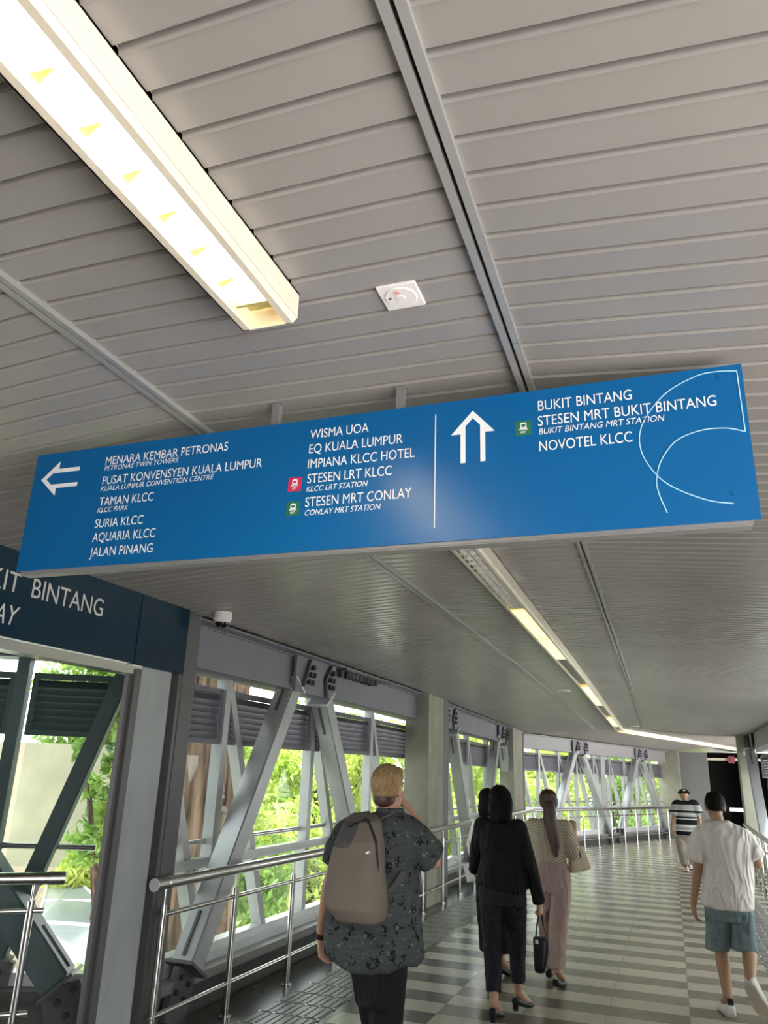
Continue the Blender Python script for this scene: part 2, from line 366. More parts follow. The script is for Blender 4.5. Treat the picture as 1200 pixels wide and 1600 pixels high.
# ------------------------------------------------------------------ floor
fl = MB()
def floor_poly(pts, th=0.35):
    fl.add([(x, y, fz(y)) for x, y in pts] + [(x, y, fz(y)-th) for x, y in pts],
           [tuple(range(len(pts))), tuple(reversed(range(len(pts), 2*len(pts))))] + [(i, len(pts)+i, len(pts)+(i+1) % len(pts), (i+1) % len(pts)) for i in range(len(pts))])
_c1 = Vector((-3.38, 20.5, 0)); _c2 = _c1 + UB*14; _c3 = _c2 + RB*6.0; _c4 = Vector((1.92, 19.6, 0))
floor_poly([(-3.38, -6), (1.92, -6), (1.92, 19.6), (_c3.x, _c3.y), (_c2.x, _c2.y), (-3.38, 20.5)])
floor_poly([(-3.38, 4.85), (-8.4, 2.5), (-7.0, -1.0), (-3.38, 1.0)])
floor = fl.build('floor', M['floor'], origin=(0, 0, 0)); tag(floor, kind='structure')

# ------------------------------------------------------------------ ceiling of long metal panels
def ceiling_mesh(fn, s0, s1, phase):
    mb = MB(); pitch = 0.0975
    prof = [(0.0, 0.0), (0.0770, 0.0), (0.0785, 0.016), (0.0885, 0.016), (0.0915, 0.004), (0.0945, -0.0028), (0.0962, -0.0028)]
    for lo, hi, ph in ((XL-0.02, -1.5, 0.55), (-1.5, -0.31, 0.3), (-0.31, XR+0.3, 0.0)):
        k0 = int(math.floor(s0/pitch)); rows = []
        s = s0
        for k in range(k0, int(s1/pitch)+1):
            for dy, dz in prof:
                yy = k*pitch + dy + (ph+phase)*pitch
                rows.append((fn(lo+(0.006 if lo > XL else 0), yy, dz), fn(hi-0.006, yy, dz)))
        vs = [p for r in rows for p in r]
        mb.add(vs, [(2*i, 2*i+1, 2*i+3, 2*i+2) for i in range(len(rows)-1)])
    return mb
def cut(me, co, no, outer):
    bm = bmesh.new(); bm.from_mesh(me)
    bmesh.ops.bisect_plane(bm, geom=bm.verts[:]+bm.edges[:]+bm.faces[:], plane_co=co, plane_no=no, clear_outer=outer, clear_inner=not outer)
    bm.to_mesh(me); bm.free()
MN = Vector((math.sin(BEND/2), math.cos(BEND/2), 0))
def ceil_section(name, fn, s0, s1, ph, outer):
    mb = ceiling_mesh(fn, s0, s1, ph)
    me = bpy.data.meshes.new(name); me.from_pydata([tuple(v) for v in mb.v], [], mb.f)
    cut(me, PIV, MN, outer)
    o = link(name, me, M['ceiling'], origin=(0, 0, 0)); tag(o, kind='structure')
    # upper side: a slab that keeps daylight out
    return o
ceil_section('ceiling', near_pt, -5.0, 22.5, 0.62, True)
ceil_section('ceiling', far_pt, -1.5, 12.0, 0.0, False)
rf = MB()
def slab(fn, s0, s1, step=2.0):
    n = int((s1-s0)/step)
    for i in range(n):
        a, b = s0+i*step, s0+(i+1)*step
        for lo, hi in ((XL-0.6, -0.8), (-0.8, XR+0.35)):
            q = [fn(lo, a, 0.06), fn(hi, a, 0.06), fn(hi, b, 0.06), fn(lo, b, 0.06)]
            rf.hexa([tuple(p) for p in q] + [(p.x, p.y, p.z+0.3) for p in q])
slab(near_pt, -5.2, 20.8); slab(far_pt, -0.4, 13.6)
o = rf.build('roof', M['dark_steel']); tag(o, kind='structure')
br = MB(); br.add([(-3.2, 5.1, 2.9), (-8.6, 2.6, 2.9), (-7.4, -2.0, 2.9), (-3.2, 0.2, 2.9), (-3.2, 5.1, 3.2), (-8.6, 2.6, 3.2), (-7.4, -2.0, 3.2), (-3.2, 0.2, 3.2)],
       [(0, 1, 2, 3), (4, 7, 6, 5), (0, 4, 5, 1), (1, 5, 6, 2), (2, 6, 7, 3), (3, 7, 4, 0)])
o = br.build('ceiling', M['panel_grey']); tag(o, kind='structure')
# runners along the ceiling
for ri, (lat, brk) in enumerate(((-0.31, 1.775), (-1.5, 9.0))):
    mb = MB()
    for off in (-0.014, 0.014):
        cuts = [-5.0, brk + (0.09 if off > 0 else 0.0), 20.1]
        for a, b in zip(cuts, cuts[1:]):
            n = max(1, int((b-a)/3))
            for i in range(n):
                y0 = a+(b-a)*i/n + (0.003 if i == 0 else 0); y1 = a+(b-a)*(i+1)/n
                p, q = near_pt(lat, y0, -0.004), near_pt(lat, y1, -0.004); p.x += off; q.x += off
                p.z = 2.944+cd(y0); q.z = 2.944+cd(y1)
                mb.bar(p, q, (1, 0, 0), 0.019, 0.022)
    o = mb.build('trim_%d' % (ri+1), M['runner']); tag(o, kind='structure')

# ------------------------------------------------------------------ walls: steel trusses with glazing
class Wall:
    def __init__(s, P, u, n, far=False): s.P = Vector((*P, 0)); s.u = Vector((*u, 0)).normalized(); s.n = Vector((*n, 0)).normalized()
    def p(s, a, o, z):
        q = s.P + s.u*a + s.n*o; lo = fz(q.y); top = 2.82 + cd(q.y)
        return Vector((q.x, q.y, lo + z*(top-lo)/2.82))
    def box(s, mb, a0, a1, o0, o1, z0, z1):
        f = s.p
        mb.hexa([f(a0, o0, z0), f(a1, o0, z0), f(a1, o1, z0), f(a0, o1, z0), f(a0, o0, z1), f(a1, o0, z1), f(a1, o1, z1), f(a0, o1, z1)]); return s
LEFT = Wall((-3.4, 0), (0, 1), (-1, 0))
FAR = Wall((-3.4, 20.4), (UB.x, UB.y), (-RB.x, -RB.y))
RIGHT = Wall((1.95, 0), (0, 1), (1, 0))
BR = Wall((-3.42, 4.98), (-0.906, -0.423), (-0.423, 0.906))
WN = [0]
def window(w, a0, a1, steel='steel', louv='louvre', glass='glass', fin=True, lower=True, fin_dir=1, mull=True):
    """one bay: mullion, slanted fin, louvre panel, panes, pipe rail, channel"""
    WN[0] += 1
    root = empty('window_%d' % WN[0], w.p((a0+a1)/2, 0.2, 0.25)); tag(root, kind='structure')
    if mull:
        m = MB(); w.box(m, a0-0.045, a0+0.045, 0.14, 0.24, 0.3, 2.47); m.build('mullion', M[steel], root)
    if fin:
        m = MB()
        A, B = (a0+0.05, a0+0.05+0.98) if fin_dir > 0 else (a1-0.05, a1-0.05-0.98)
        m.bar(w.p(A, 0.20, 2.40), w.p(min(B, a1-0.06) if fin_dir > 0 else max(B, a0+0.06), 0.20, 0.33), w.n, 0.10, 0.085)
        m.build('slanted_post', M[steel], root)
    m = MB(); lo, hi = 1.96, 2.37; b0, b1 = a0+0.05, a1-0.05
    w.box(m, b0, b1, 0.17, 0.23, hi-0.045, hi); w.box(m, b0, b1, 0.17, 0.23, lo-0.05, lo)
    w.box(m, b0, b0+0.04, 0.17, 0.23, lo, hi-0.045); w.box(m, b1-0.04, b1, 0.17, 0.23, lo, hi-0.045)
    fr = m.build('louvre_frame', M[louv], root)
    m = MB(); n = 7; dz = (hi-0.045-lo)/n
    for i in range(n):
        z = lo + dz*(i+0.5)
        f = w.p; z0 = z-dz*0.62; z1 = z+dz*0.45
        m.hexa([f(b0+0.04, 0.165, z0), f(b1-0.04, 0.165, z0), f(b1-0.04, 0.172, z0-0.006), f(b0+0.04, 0.172, z0-0.006),
                f(b0+0.04, 0.225, z1), f(b1-0.04, 0.225, z1), f(b1-0.04, 0.232, z1-0.006), f(b0+0.04, 0.232, z1-0.006)])
    m.build('louvre_slats', M[louv], root)
    m = MB(); w.box(m, b0, b1, 0.205, 0.213, hi, 2.47); m.build('top_pane', M['glass'], root)
    m = MB(); w.box(m, b0, b1, 0.245, 0.253, 1.0, lo-0.05); m.build('pane', M[glass], root)
    if lower:
        m = MB(); w.box(m, a0, a1, 0.13, 0.19, 0.955, 1.03); m.build('channel', M['alu'], root)
        m = MB(); w.box(m, b0, b1, 0.155, 0.165, 0.38, 0.955); m.build('lower_pane', M[glass], root)
    m = MB(); m.tube(w.p(a0+0.02, 0.22, 1.14), w.p(a1-0.02, 0.22, 1.14), 0.022); m.build('pipe_rail', M['stainless'], root, smooth=True)
    return root
def wall_base(name, w, a0, a1, base_mat='plinth'):
    m = MB(); n = max(1, int((a1-a0)/3)); st = (a1-a0)/n
    for i in range(n): w.box(m, a0+i*st, a0+(i+1)*st, 0.05, 0.3, -0.12, 0.24)
    o = m.build(name, M[base_mat]); tag(o, kind='structure')
    m = MB()
    for i in range(n):
        w.box(m, a0+i*st, a0+(i+1)*st, -0.02, 0.3, 0.20, 0.265)
    s1 = m.build('trim_%d' % (10+WN[0]), M['sill']); tag(s1, kind='structure')
    m = MB()
    for i in range(n): w.box(m, a0+i*st, a0+(i+1)*st, 0.10, 0.26, 0.265, 0.335); w.box(m, a0+i*st, a0+(i+1)*st, 0.13, 0.24, 0.335, 0.385)
    s2 = m.build('trim_%d' % (40+WN[0]), M['alu']); tag(s2, kind='structure')
def beam(name, w, a0, a1, mt='beam'):
    m = MB(); n = max(1, int((a1-a0)/2.6)); st = (a1-a0)/n
    for i in range(n):
        b0, b1 = a0+i*st, a0+(i+1)*st-0.004
        w.box(m, b0, b1, -0.05, 0.25, 2.50, 2.775)
        w.box(m, b0, b1, -0.08, 0.25, 2.455, 2.50)
        w.box(m, b0, b1, -0.08, 0.25, 2.775, 2.80)
        w.box(m, b0, b1, -0.21, -0.08, 2.785, 2.80)
    o = m.build(name, M[mt]); tag(o, kind='structure')
wall_base('baseboard_left', LEFT, 4.75, 20.45); beam('beam_left', LEFT, 4.85, 20.5)
MOD = 1.85
ys = [4.95] + [5.97+MOD*i for i in range(8)] + [20.3]
for a, b in zip(ys, ys[1:]): window(LEFT, a, b)
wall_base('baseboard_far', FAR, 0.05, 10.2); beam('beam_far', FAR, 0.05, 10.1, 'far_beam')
fs = [0.15+1.12*i for i in range(10)]
for a, b in zip(fs, fs[1:]): window(FAR, a, b)
wall_base('baseboard_right', RIGHT, 2.8, 19.6); beam('beam_right', RIGHT, 2.8, 19.7)
m = MB(); RIGHT.box(m, 1.8, 6.6, 0.1, 0.3, 0.0, 2.8); o = m.build('wall_right_blocker', M['unseen_wall']); tag(o, kind='structure')  # unseen solid wall, added to darken this stretch of the bridge
rs = [6.6+MOD*i for i in range(8)]
for a, b in zip(rs, rs[1:]): window(RIGHT, a, b)
# the side passage on the left: teal glazed wall behind the pier
window(BR, 0.45, 1.15, 'teal_steel', 'teal_louvre', 'tint_glass', fin=False, lower=False, mull=False); window(BR, 1.18, 3.0, 'teal_steel', 'teal_louvre', 'tint_glass', fin=False, lower=False)
m = MB(); BR.box(m, -0.05, 4.5, 0.05, 0.3, -0.1, 0.22); BR.box(m, -0.05, 4.5, 0.0, 0.3, 0.22, 0.27); o = m.build('baseboard_side', M['plinth']); tag(o, kind='structure')
m = MB(); BR.box(m, -0.05, 4.5, 0.13, 0.25, 0.27, 0.35); o = m.build('trim_7', M['alu']); tag(o, kind='structure')
m = MB(); BR.box(m, -0.05, 4.5, 0.0, 0.25, 2.47, 2.85); o = m.build('beam_side', M['teal_steel']); tag(o, kind='structure')

# concrete columns along the walls
def column(name, w, a0, a1, o0, o1, mt, z1=2.83):
    m = MB(); w.box(m, a0, a1, o0, o1, 0, z1); o = m.build(name, M[mt], bevel=0.008); tag(o, kind='structure'); return o
column('column_left', LEFT, 11.02, 11.86, -0.24, 0.12, 'concrete'); column('column_left', LEFT, 11.88, 12.26, -0.22, 0.05, 'dark_steel')
column('column_left', LEFT, 18.3, 19.6, -0.20, 0.12, 'concrete'); column('column_left', LEFT, 19.62, 19.86, -0.20, 0.05, 'dark_steel')
column('column_far', FAR, 5.0, 5.32, 0.08, 0.3, 'steel', 2.5)
column('column_right', RIGHT, 19.35, 19.75, -0.28, 0.1, 'concrete')
column('column_right', RIGHT, 12.0, 12.5, -0.1, 0.3, 'concrete')
m = MB(); RIGHT.box(m, 19.2, 19.36, -0.30, -0.22, 0.0, 2.8)
# pier at the mouth of the side passage, its parts side by side along the wall
pier = MB(); LEFT.box(pier, 4.25, 4.60, -0.20, -0.11, 0.0, 2.84); o = pier.build('column_pier', M['stone'], bevel=0.006); tag(o, kind='structure')
m = MB(); LEFT.box(m, 4.60, 4.66, -0.17, 0.14, 0, 2.84); LEFT.box(m, 4.66, 4.72, -0.215, 0.14, 0, 2.84); LEFT.box(m, 4.72, 4.90, -0.20, 0.16, 0, 2.84); LEFT.box(m, 4.70, 4.72, -0.22, -0.21, 0.5, 2.80)
o = m.build('column_post', M['dark_steel'], bevel=0.004); tag(o, kind='structure')
m = MB(); LEFT.box(m, 4.15, 4.18, -0.19, -0.15, 0, 2.33); LEFT.box(m, 4.18, 4.25, -0.21, -0.13, 0, 2.33)
o = m.build('door_1', M['dark_steel'], bevel=0.003); tag(o, kind='structure')
m = MB(); LEFT.box(m, 1.2, 4.25, -0.20, -0.08, 2.295, 2.36); o = m.build('trim_8', M['stainless']); tag(o, kind='structure')
# near wall of the mouth, out of the picture to the left, keeps the passage a passage
m = MB(); LEFT.box(m, -6, 1.0, -0.1, 0.2, 0, 2.84); o = m.build('wall_left', M['unseen_wall']); tag(o, kind='structure')
m = MB(); m.box(-3.5, 2.2, -5.3, -5.1, 0, 3.0); o = m.build('wall_back_blocker', M['unseen_wall']); tag(o, kind='structure')  # unseen wall added to stop daylight from behind the camera
m = MB(); NB = Wall((-3.5, 0.95), (-0.906, -0.423), (-0.423, 0.906)); NB.box(m, 0.0, 5.0, 0.0, 0.2, 0, 2.84); o = m.build('wall_side_blocker', M['unseen_wall']); tag(o, kind='structure')  # unseen, added to darken the left side of the bridge
# end of the second run: cladding, dark doorway, header
def fw(a, o, z): return FAR.p(a, o, z)
m = MB(); FAR.box(m, 10.2, 10.5, -0.45, 0.3, 0, 2.8); o = m.build('column_end', M['concrete']); tag(o, kind='structure')
m = MB(); FAR.box(m, 10.35, 10.5, -1.40, -0.40, 0, 2.8); o = m.build('wall_far', M['panel_grey']); tag(o, kind='structure')
m = MB()
FAR.box(m, 10.42, 13.6, -1.45, -1.38, 0, 2.8); FAR.box(m, 13.6, 13.7, -5.2, -1.4, 0, 2.8); FAR.box(m, 10.4, 13.6, -5.2, -5.1, 0, 2.8)
FAR.box(m, 10.4, 13.7, -5.2, -1.4, 2.62, 2.8); FAR.box(m, 10.5, 13.7, -5.1, -1.45, 0.0, 0.02)
o = m.build('door_2', M['black']); tag(o, kind='structure')
m = MB(); FAR.box(m, 10.3, 10.4, -5.0, -1.4, 2.54, 2.62); o = m.build('trim_9', M['white_paint']); tag(o, kind='structure')

# ------------------------------------------------------------------ tactile paving
def tactile(name, x0, x1, y0, y1, label):
    m = MB(); n = 4; w = (x1-x0)/n
    f = lambda x, y, z: (x + 0.010*(y-6), y, fz(y)+z)
    m.hexa([f(x0, y0, 0), f(x1, y0, 0), f(x1, y1, 0), f(x0, y1, 0), f(x0, y0, .004), f(x1, y0, .004), f(x1, y1, .004), f(x0, y1, .004)])
    k = int((y1-y0)/0.3)
    for i in range(k):
        for j in range(n):
            for q in (0.28, 0.72):
                xa = x0+w*(j+q); ya = y0+0.3*i+0.012; yb = ya+0.272
                m.hexa([f(xa-.026, ya, .004), f(xa+.026, ya, .004), f(xa+.026, yb, .004), f(xa-.026, yb, .004), f(xa-.019, ya+.005, .009), f(xa+.019, ya+.005, .009), f(xa+.019, yb-.005, .009), f(xa-.019, yb-.005, .009)])
    o = m.build(name, M['tactile']); tag(o, label, 'tactile paving')
    st = MB()
    for i in range(k):
        for j in range(n+1):
            x = x0+w*j
            if i*0.3+y0 < 14: st.tube(f(x, y0+0.3*i, 0.004), f(x, y0+0.3*i, 0.010), 0.013, 0.008, n=8)
    s = st.build('studs', M['stainless'], o); s['label'] = 'small bright steel studs between the ribbed tiles'; s['kind'] = 'stuff'
    return o
tactile('tactile_paving', -2.98, -2.50, 3.2, 19.7, 'strip of ribbed grey tactile tiles along the left handrail')
tactile('tactile_paving', 0.82, 1.22, 5.0, 18.8, 'strip of ribbed grey tactile tiles beside the right handrail')

# ------------------------------------------------------------------ braces, gussets
def brace(w, a_top, z_top, a_bot, z_bot, label, wd=0.185, o=0.0, mt='steel', plates=True):
    p, q = w.p(a_bot, o, z_bot), w.p(a_top, o, z_top); d = (q-p).normalized()
    m = MB(); m.bar(p, q, w.n, wd, wd)
    root = m.build('truss_brace', M[mt], origin=p, bevel=0.012); tag(root, label, 'brace', 'sloping steel braces of the bridge walls')
    side = d.cross(w.n).normalized()
    m = MB(); m.bar(q, q+d*0.022, w.n, wd+0.05, wd+0.06); m.build('cap_plate', M['alu'], root)
    m = MB(); m.bar(p-d*0.022, p, w.n, wd+0.05, wd+0.06); m.build('foot_plate', M['dark_steel'], root)
    if plates:
        for e, s_ in ((q, -1), (p, 1)):
            sg = side if (side.dot(Vector((0, 0, 1))) > 0) else -side
            c = e + d*s_*0.20
            for ss in (1, -1):
                m = MB(); m.bar(c - d*0.16 + sg*ss*(wd/2+0.004), c + d*0.16 + sg*ss*(wd/2+0.004), w.n, 0.022, 0.016)
                m.build('slot_plate', M['dark_steel'], root)
    if z_bot > 0.15:
        m = MB(); m.bar(p-d*0.022, w.p(a_bot-(a_top-a_bot)*0.10, o, max(0.0, z_bot-0.34)), w.n, 0.05, 0.26); m.build('base_gusset', M['dark_steel'], root)
        for kk in range(2):
            for ss in (-0.06, 0.06):
                c = p - d*(0.09+0.10*kk) + side*ss; b = MB()
                b.tube(c - w.n*0.024, c - w.n*0.05, 0.022, n=6); b.build('bolt', M['bolt'], root)
    return root
brace(LEFT, 6.88, 2.50, 5.50, 0.33, 'broad sloping steel brace behind the near end of the left handrail')
brace(LEFT, 7.66, 2.43, 9.22, 0.30, 'steel brace descending beyond the nearest one, left of the blond man\'s head')
brace(LEFT, 12.0, 2.45, 10.62, 0.33, 'grey steel brace leaning to the concrete column right of the blond man\'s head')
brace(LEFT, 13.35, 2.42, 14.75, 0.30, 'steel brace sloping down just past the first concrete column')
brace(LEFT, 17.2, 2.48, 15.75, 0.33, 'steel brace rising behind the dark-haired women on the left wall')
brace(LEFT, 18.0, 2.42, 19.5, 0.30, 'steel brace descending in front of the second concrete column')
brace(FAR, 3.05, 2.48, 1.55, 0.33, 'rising brace of the first pair beyond the bend, above the ponytailed woman')
brace(FAR, 3.55, 2.42, 5.2, 0.30, 'descending brace of the first pair beyond the bend')
brace(FAR, 7.55, 2.48, 6.05, 0.33, 'rising brace of the second pair beyond the bend')
brace(FAR, 8.0, 2.42, 9.7, 0.30, 'descending brace of the second pair beyond the bend, beside the man in the hat')
brace(RIGHT, 18.6, 2.42, 17.2, 0.33, 'pale steel brace beside the corner column on the right wall', o=-0.12)
brace(BR, 0.40, 2.42, 1.0, 0.46, 'teal steel brace sloping across the glazing of the side passage', wd=0.12, o=0.13, mt='teal_steel', plates=False)
brace(BR, 1.75, 1.75, 0.52, 0.34, 'dark foot of a brace in the side passage, by the bottom left corner', wd=0.20, o=-0.05, mt='teal_steel')

def gusset(w, a, label, wdt=0.98):
    root = empty('gusset_plate', w.p(a, -0.1, 2.46)); tag(root, label, 'gusset plate', 'bolted gusset plates under the ceiling edge')
    m = MB(); w.box(m, a-wdt/2, a+wdt/2, -0.115, -0.085, 2.44, 2.79); m.build('plate', M['beam'], root)
    m = MB(); w.box(m, a-wdt/2-0.02, a+wdt/2+0.02, -0.17, -0.05, 2.79, 2.805); m.build('flange', M['steel'], root)
    for s0 in (a-0.36, a+0.18):
        m = MB()
        if s0 < a: m.bar(w.p(s0, -0.13, 2.50), w.p(s0+0.14, -0.13, 2.765), w.n, 0.05, 0.026)
        else:
            m.bar(w.p(s0+0.14, -0.13, 2.765), w.p(s0, -0.13, 2.62), w.n, 0.05, 0.026); m.bar(w.p(s0, -0.13, 2.62), w.p(s0+0.05, -0.13, 2.44), w.n, 0.05, 0.026)
        m.build('stiffener', M['dark_steel'], root)
        for r, c in ((0, 0.5), (1, 0), (1, 1), (2, 0), (2, 1)):
            aa = s0 + (0.12 if s0 < a else 0.10) + 0.085*c + 0.02*(2-r); zz = 2.70-0.075*r
            b = MB(); b.tube(w.p(aa, -0.115, zz), w.p(aa, -0.165, zz), 0.026, n=6); b.build('bolt', M['bolt'], root)
gusset(LEFT, 7.25, 'bolted gusset plate above the first pair of braces, under the ceiling edge')
gusset(LEFT, 12.70, 'bolted gusset plate just past the first concrete column')
gusset(LEFT, 17.62, 'bolted gusset plate in front of the second concrete column')
gusset(FAR, 3.3, 'bolted gusset plate over the first brace pair beyond the bend')
gusset(FAR, 7.8, 'bolted gusset plate over the second brace pair beyond the bend')
gusset(RIGHT, 18.75, 'bolted gusset plate over the brace on the right wall')
sp = empty('splice_plate', LEFT.p(8.35, -0.1, 2.74)); tag(sp, 'dark bolted splice plate under the ceiling edge right of the first gusset', 'splice plate')
m = MB(); LEFT.box(m, 7.85, 9.3, -0.20, -0.05, 2.765, 2.785); m.build('plate', M['dark_steel'], sp)
for i in range(8):
    for j in range(2):
        b = MB(); a = 7.95+0.13*i+0.05*j; b.tube(LEFT.p(a, -0.10-0.055*(j), 2.765), LEFT.p(a, -0.10-0.055*j, 2.70), 0.034, 0.030, n=8); b.build('bolt', M['bolt'], sp)

# ------------------------------------------------------------------ handrails
def handrail(pts, posts, label, end_cap=(True, False), h=0.99):
    """pts: floor polyline of the rail; posts: fractions along it"""
    P = [Vector((x, y, fz(y))) for x, y in pts]
    root = empty('handrail', P[0]); tag(root, label, 'handrail')
    def lift(z): return [p+Vector((0, 0, z)) for p in P]
    t = lift(h)
    m = MB(); m.path(t, 0.038, n=20); m.build('top_rail', M['stainless'], root, smooth=True)
    for k, z in (('middle_rail', 0.80), ('lower_rail', 0.22)):
        m = MB(); m.path(lift(z), 0.016); m.build(k, M['stainless'], root, smooth=True)
    d0 = (t[0]-t[1]).normalized()
    if end_cap[0]:
        m = MB(); m.tube(t[0]+d0*0.10, t[0]-d0*0.0, 0.041, n=20); m.tube(t[0]-d0*0.03, t[0]-d0*0.05, 0.042, n=20); m.build('end_sleeve', M['stainless'], root, smooth=True)
        m = MB(); m.tube(t[0]+d0*0.105, t[0]+d0*0.098, 0.040, n=20); m.build('end_cap', M['alu'], root)
    seg = [(a, b, (b-a).length) for a, b in zip(P, P[1:])]; L = sum(s[2] for s in seg)
    for f in posts:
        dd = f
        for a, b, l in seg:
            if dd <= l: c = a+(b-a)*(dd/l); break
            dd -= l
        m = MB(); m.tube(c, c+Vector((0, 0, h-0.13)), 0.024); m.tube(c+Vector((0, 0, h-0.13)), c+Vector((0, 0, h-0.02)), 0.011); m.tube(c, c+Vector((0, 0, 0.012)), 0.045)
        m.build('post', M['stainless'], root, smooth=True)
    return root
handrail([(-3.14, 4.70), (-3.06, 20.15)], [0.03] + [0.96+1.0*i for i in range(15)], 'stainless steel handrail along the left wall, its round end beside the dark post')
e = Vector((-3.06, 20.15, 0)); q = e + UB*9.6
handrail([(e.x, e.y), (q.x, q.y)], [0.9*i+0.05 for i in range(11)], 'stainless steel handrail beyond the bend, below the bright windows', (False, False))
handrail([(1.20, 6.4), (1.56, 18.4)], [0.5+1.0*i for i in range(12)], 'stainless steel handrail along the right wall beside the man in white', (False, False))
handrail([(-3.87, 4.46), (-6.2, 2.30)], [0.08, 1.2, 2.4], 'short stainless handrail in the side passage at the left edge', (True, False))
# ------------------------------------------------------------------ ceiling lights
LX0, LX1, LB = -0.952, -0.795, 0.085
def trough(root, fn, s0, s1, name='housing'):
    """open channel hung under the ceiling: two lips, two sides, a lid"""
    n = max(1, int((s1-s0)/1.3)); st = (s1-s0)/n; m = MB()
    for i in range(n):
        a, b = s0+i*st, s0+(i+1)*st-(0.004 if i < n-1 else 0)
        def bx(x0, x1, z0, z1, zt=None):
            f = lambda x, s, z: fn(x, s) * 1 - Vector((0, 0, zprof(x)-2.95+z))
            m.hexa([f(x0, a, z1), f(x1, a, z1), f(x1, b, z1), f(x0, b, z1), f(x0, a, z0), f(x1, a, z0), f(x1, b, z0), f(x0, b, z0)])
        bx(LX0, LX0+0.004, -0.01, LB); bx(LX1-0.004, LX1, -0.01, LB-0.012)
        bx(LX0, LX0+0.022, LB-0.004, LB); bx(LX1-0.030, LX1-0.012, LB-0.004, LB)
        f = lambda x, s, z: fn(x, s) - Vector((0, 0, z))
        m.hexa([f(LX1-0.013, a, LB), f(LX1-0.012, a, LB-0.003), f(LX1-0.012, b, LB-0.003), f(LX1-0.013, b, LB), f(LX1, a, LB-0.014), f(LX1-0.003, a, LB-0.016), f(LX1-0.003, b, LB-0.016), f(LX1, b, LB-0.014)])
        bx(LX0, LX1, -0.012, 0.006)
    return m.build(name, M['white_paint'], root)
def blades(root, fn, a, b, step, mt, name):
    k = int((b-a)/step)
    f = lambda x, s, z: fn(x, s) - Vector((0, 0, z))
    for i in range(k+1):
        s = a + step*i
        if s > b-0.01: break
        m = MB(); m.hexa([f(LX0+.022, s-.012, .035), f(LX1-.03, s-.012, .035), f(LX1-.03, s+.012, .035), f(LX0+.022, s+.012, .035),
                f(LX0+.022, s-.002, LB-.004), f(LX1-.03, s-.002, LB-.004), f(LX1-.03, s+.002, LB-.004), f(LX0+.022, s+.002, LB-.004)])
        m.build(name, mt, root)
def diffuser(root, fn, a, b, mt, z=0.045, name='lit_diffuser'):
    m = MB(); f = lambda x, s, zz: fn(x, s) - Vector((0, 0, zz))
    m.hexa([f(LX0+.022, a, z-.004), f(LX1-.03, a, z-.004), f(LX1-.03, b, z-.004), f(LX0+.022, b, z-.004), f(LX0+.022, a, z), f(LX1-.03, a, z), f(LX1-.03, b, z), f(LX0+.022, b, z)])
    return m.build(name, mt, root)
def ends(root, fn, s):
    m = MB(); f = lambda x, ss, z: fn(x, ss) - Vector((0, 0, z))
    m.hexa([f(LX0, s-.004, -.01), f(LX1, s-.004, -.01), f(LX1, s, -.01), f(LX0, s, -.01), f(LX0, s-.004, LB), f(LX1-.02, s-.004, LB), f(LX1-.02, s, LB), f(LX0, s, LB)])
    m.build('end_cap', M['white_paint'], root)
lt = empty('ceiling_light', near_pt(-0.87, 0.4)); tag(lt, 'large lit cream channel light overhead at the top left', 'ceiling light')
trough(lt, near_pt, -0.9, 1.50); ends(lt, near_pt, 1.50); ends(lt, near_pt, -0.9)
diffuser(lt, near_pt, -0.88, 1.40, M['lamp'], 0.035)
for i in range(19):                                       # the yellow reflector blades, thick in the middle
    s = -0.86 + 0.122*i
    f = lambda x, ss, z: near_pt(x, ss) - Vector((0, 0, z))
    xa, xb = LX0+.024, LX0+.064
    m = MB(); m.hexa([f(xa, s-.010, .030), f(xb, s-.003, .030), f(xb, s+.003, .030), f(xa, s+.010, .030), f(xa, s-.012, .058), f(xb, s-.002, .046), f(xb, s+.002, .046), f(xa, s+.012, .058)])
    m.build('reflector_blade', M['blade'], lt)
m = MB()
f = lambda x, ss, z: near_pt(x, ss) - Vector((0, 0, z))
m.hexa([f(LX0+.022, 1.40, .03), f(LX1-.03, 1.40, .03), f(LX1-.03, 1.49, .03), f(LX0+.022, 1.49, .03), f(LX0+.022, 1.40, .034), f(LX1-.03, 1.40, .034), f(LX1-.03, 1.49, .034), f(LX0+.022, 1.49, .034)])
m.hexa([f(LX0+.03, 1.40, .034), f(LX1-.035, 1.40, .034), f(LX1-.035, 1.42, .034), f(LX0+.03, 1.42, .034), f(LX0+.03, 1.405, .075), f(LX1-.035, 1.405, .075), f(LX1-.035, 1.415, .075), f(LX0+.03, 1.415, .075)])
m.build('end_reflector', M['blade'], lt)

tr1 = empty('light_trunking', near_pt(-0.87, 11)); tag(tr1, 'long white light channel running straight down the ceiling beyond the hanging sign', 'ceiling light', 'channel lights past the sign')
trough(tr1, near_pt, 2.7, 20.1); ends(tr1, near_pt, 2.7)
blades(tr1, near_pt, 2.75, 5.30, 0.105, M['grid'], 'louvre_blade')
for x in (-0.91, -0.868):
    m = MB(); m.bar(near_pt(x, 2.75, -0.06), near_pt(x, 5.3, -0.06), (1, 0, 0), 0.006, 0.04); m.build('louvre_spine', M['grid'], tr1)
for a, b in ((5.36, 6.62), (6.70, 7.95), (10.65, 11.95), (12.03, 13.3), (15.9, 18.3)):
    diffuser(tr1, near_pt, a, b, M['lamp_far'], 0.078)
for a, b in ((8.0, 9.3), (9.34, 10.6), (13.35, 15.85), (18.35, 20.0)): diffuser(tr1, near_pt, a, b, M['panel_grey'], 0.05, 'unlit_cover')
tr2 = empty('light_trunking', far_pt(-0.87, 5)); tag(tr2, 'light channel after the bend, slanting right towards the dark doorway', 'ceiling light', 'channel lights past the sign')
trough(tr2, far_pt, 0.05, 11.6)
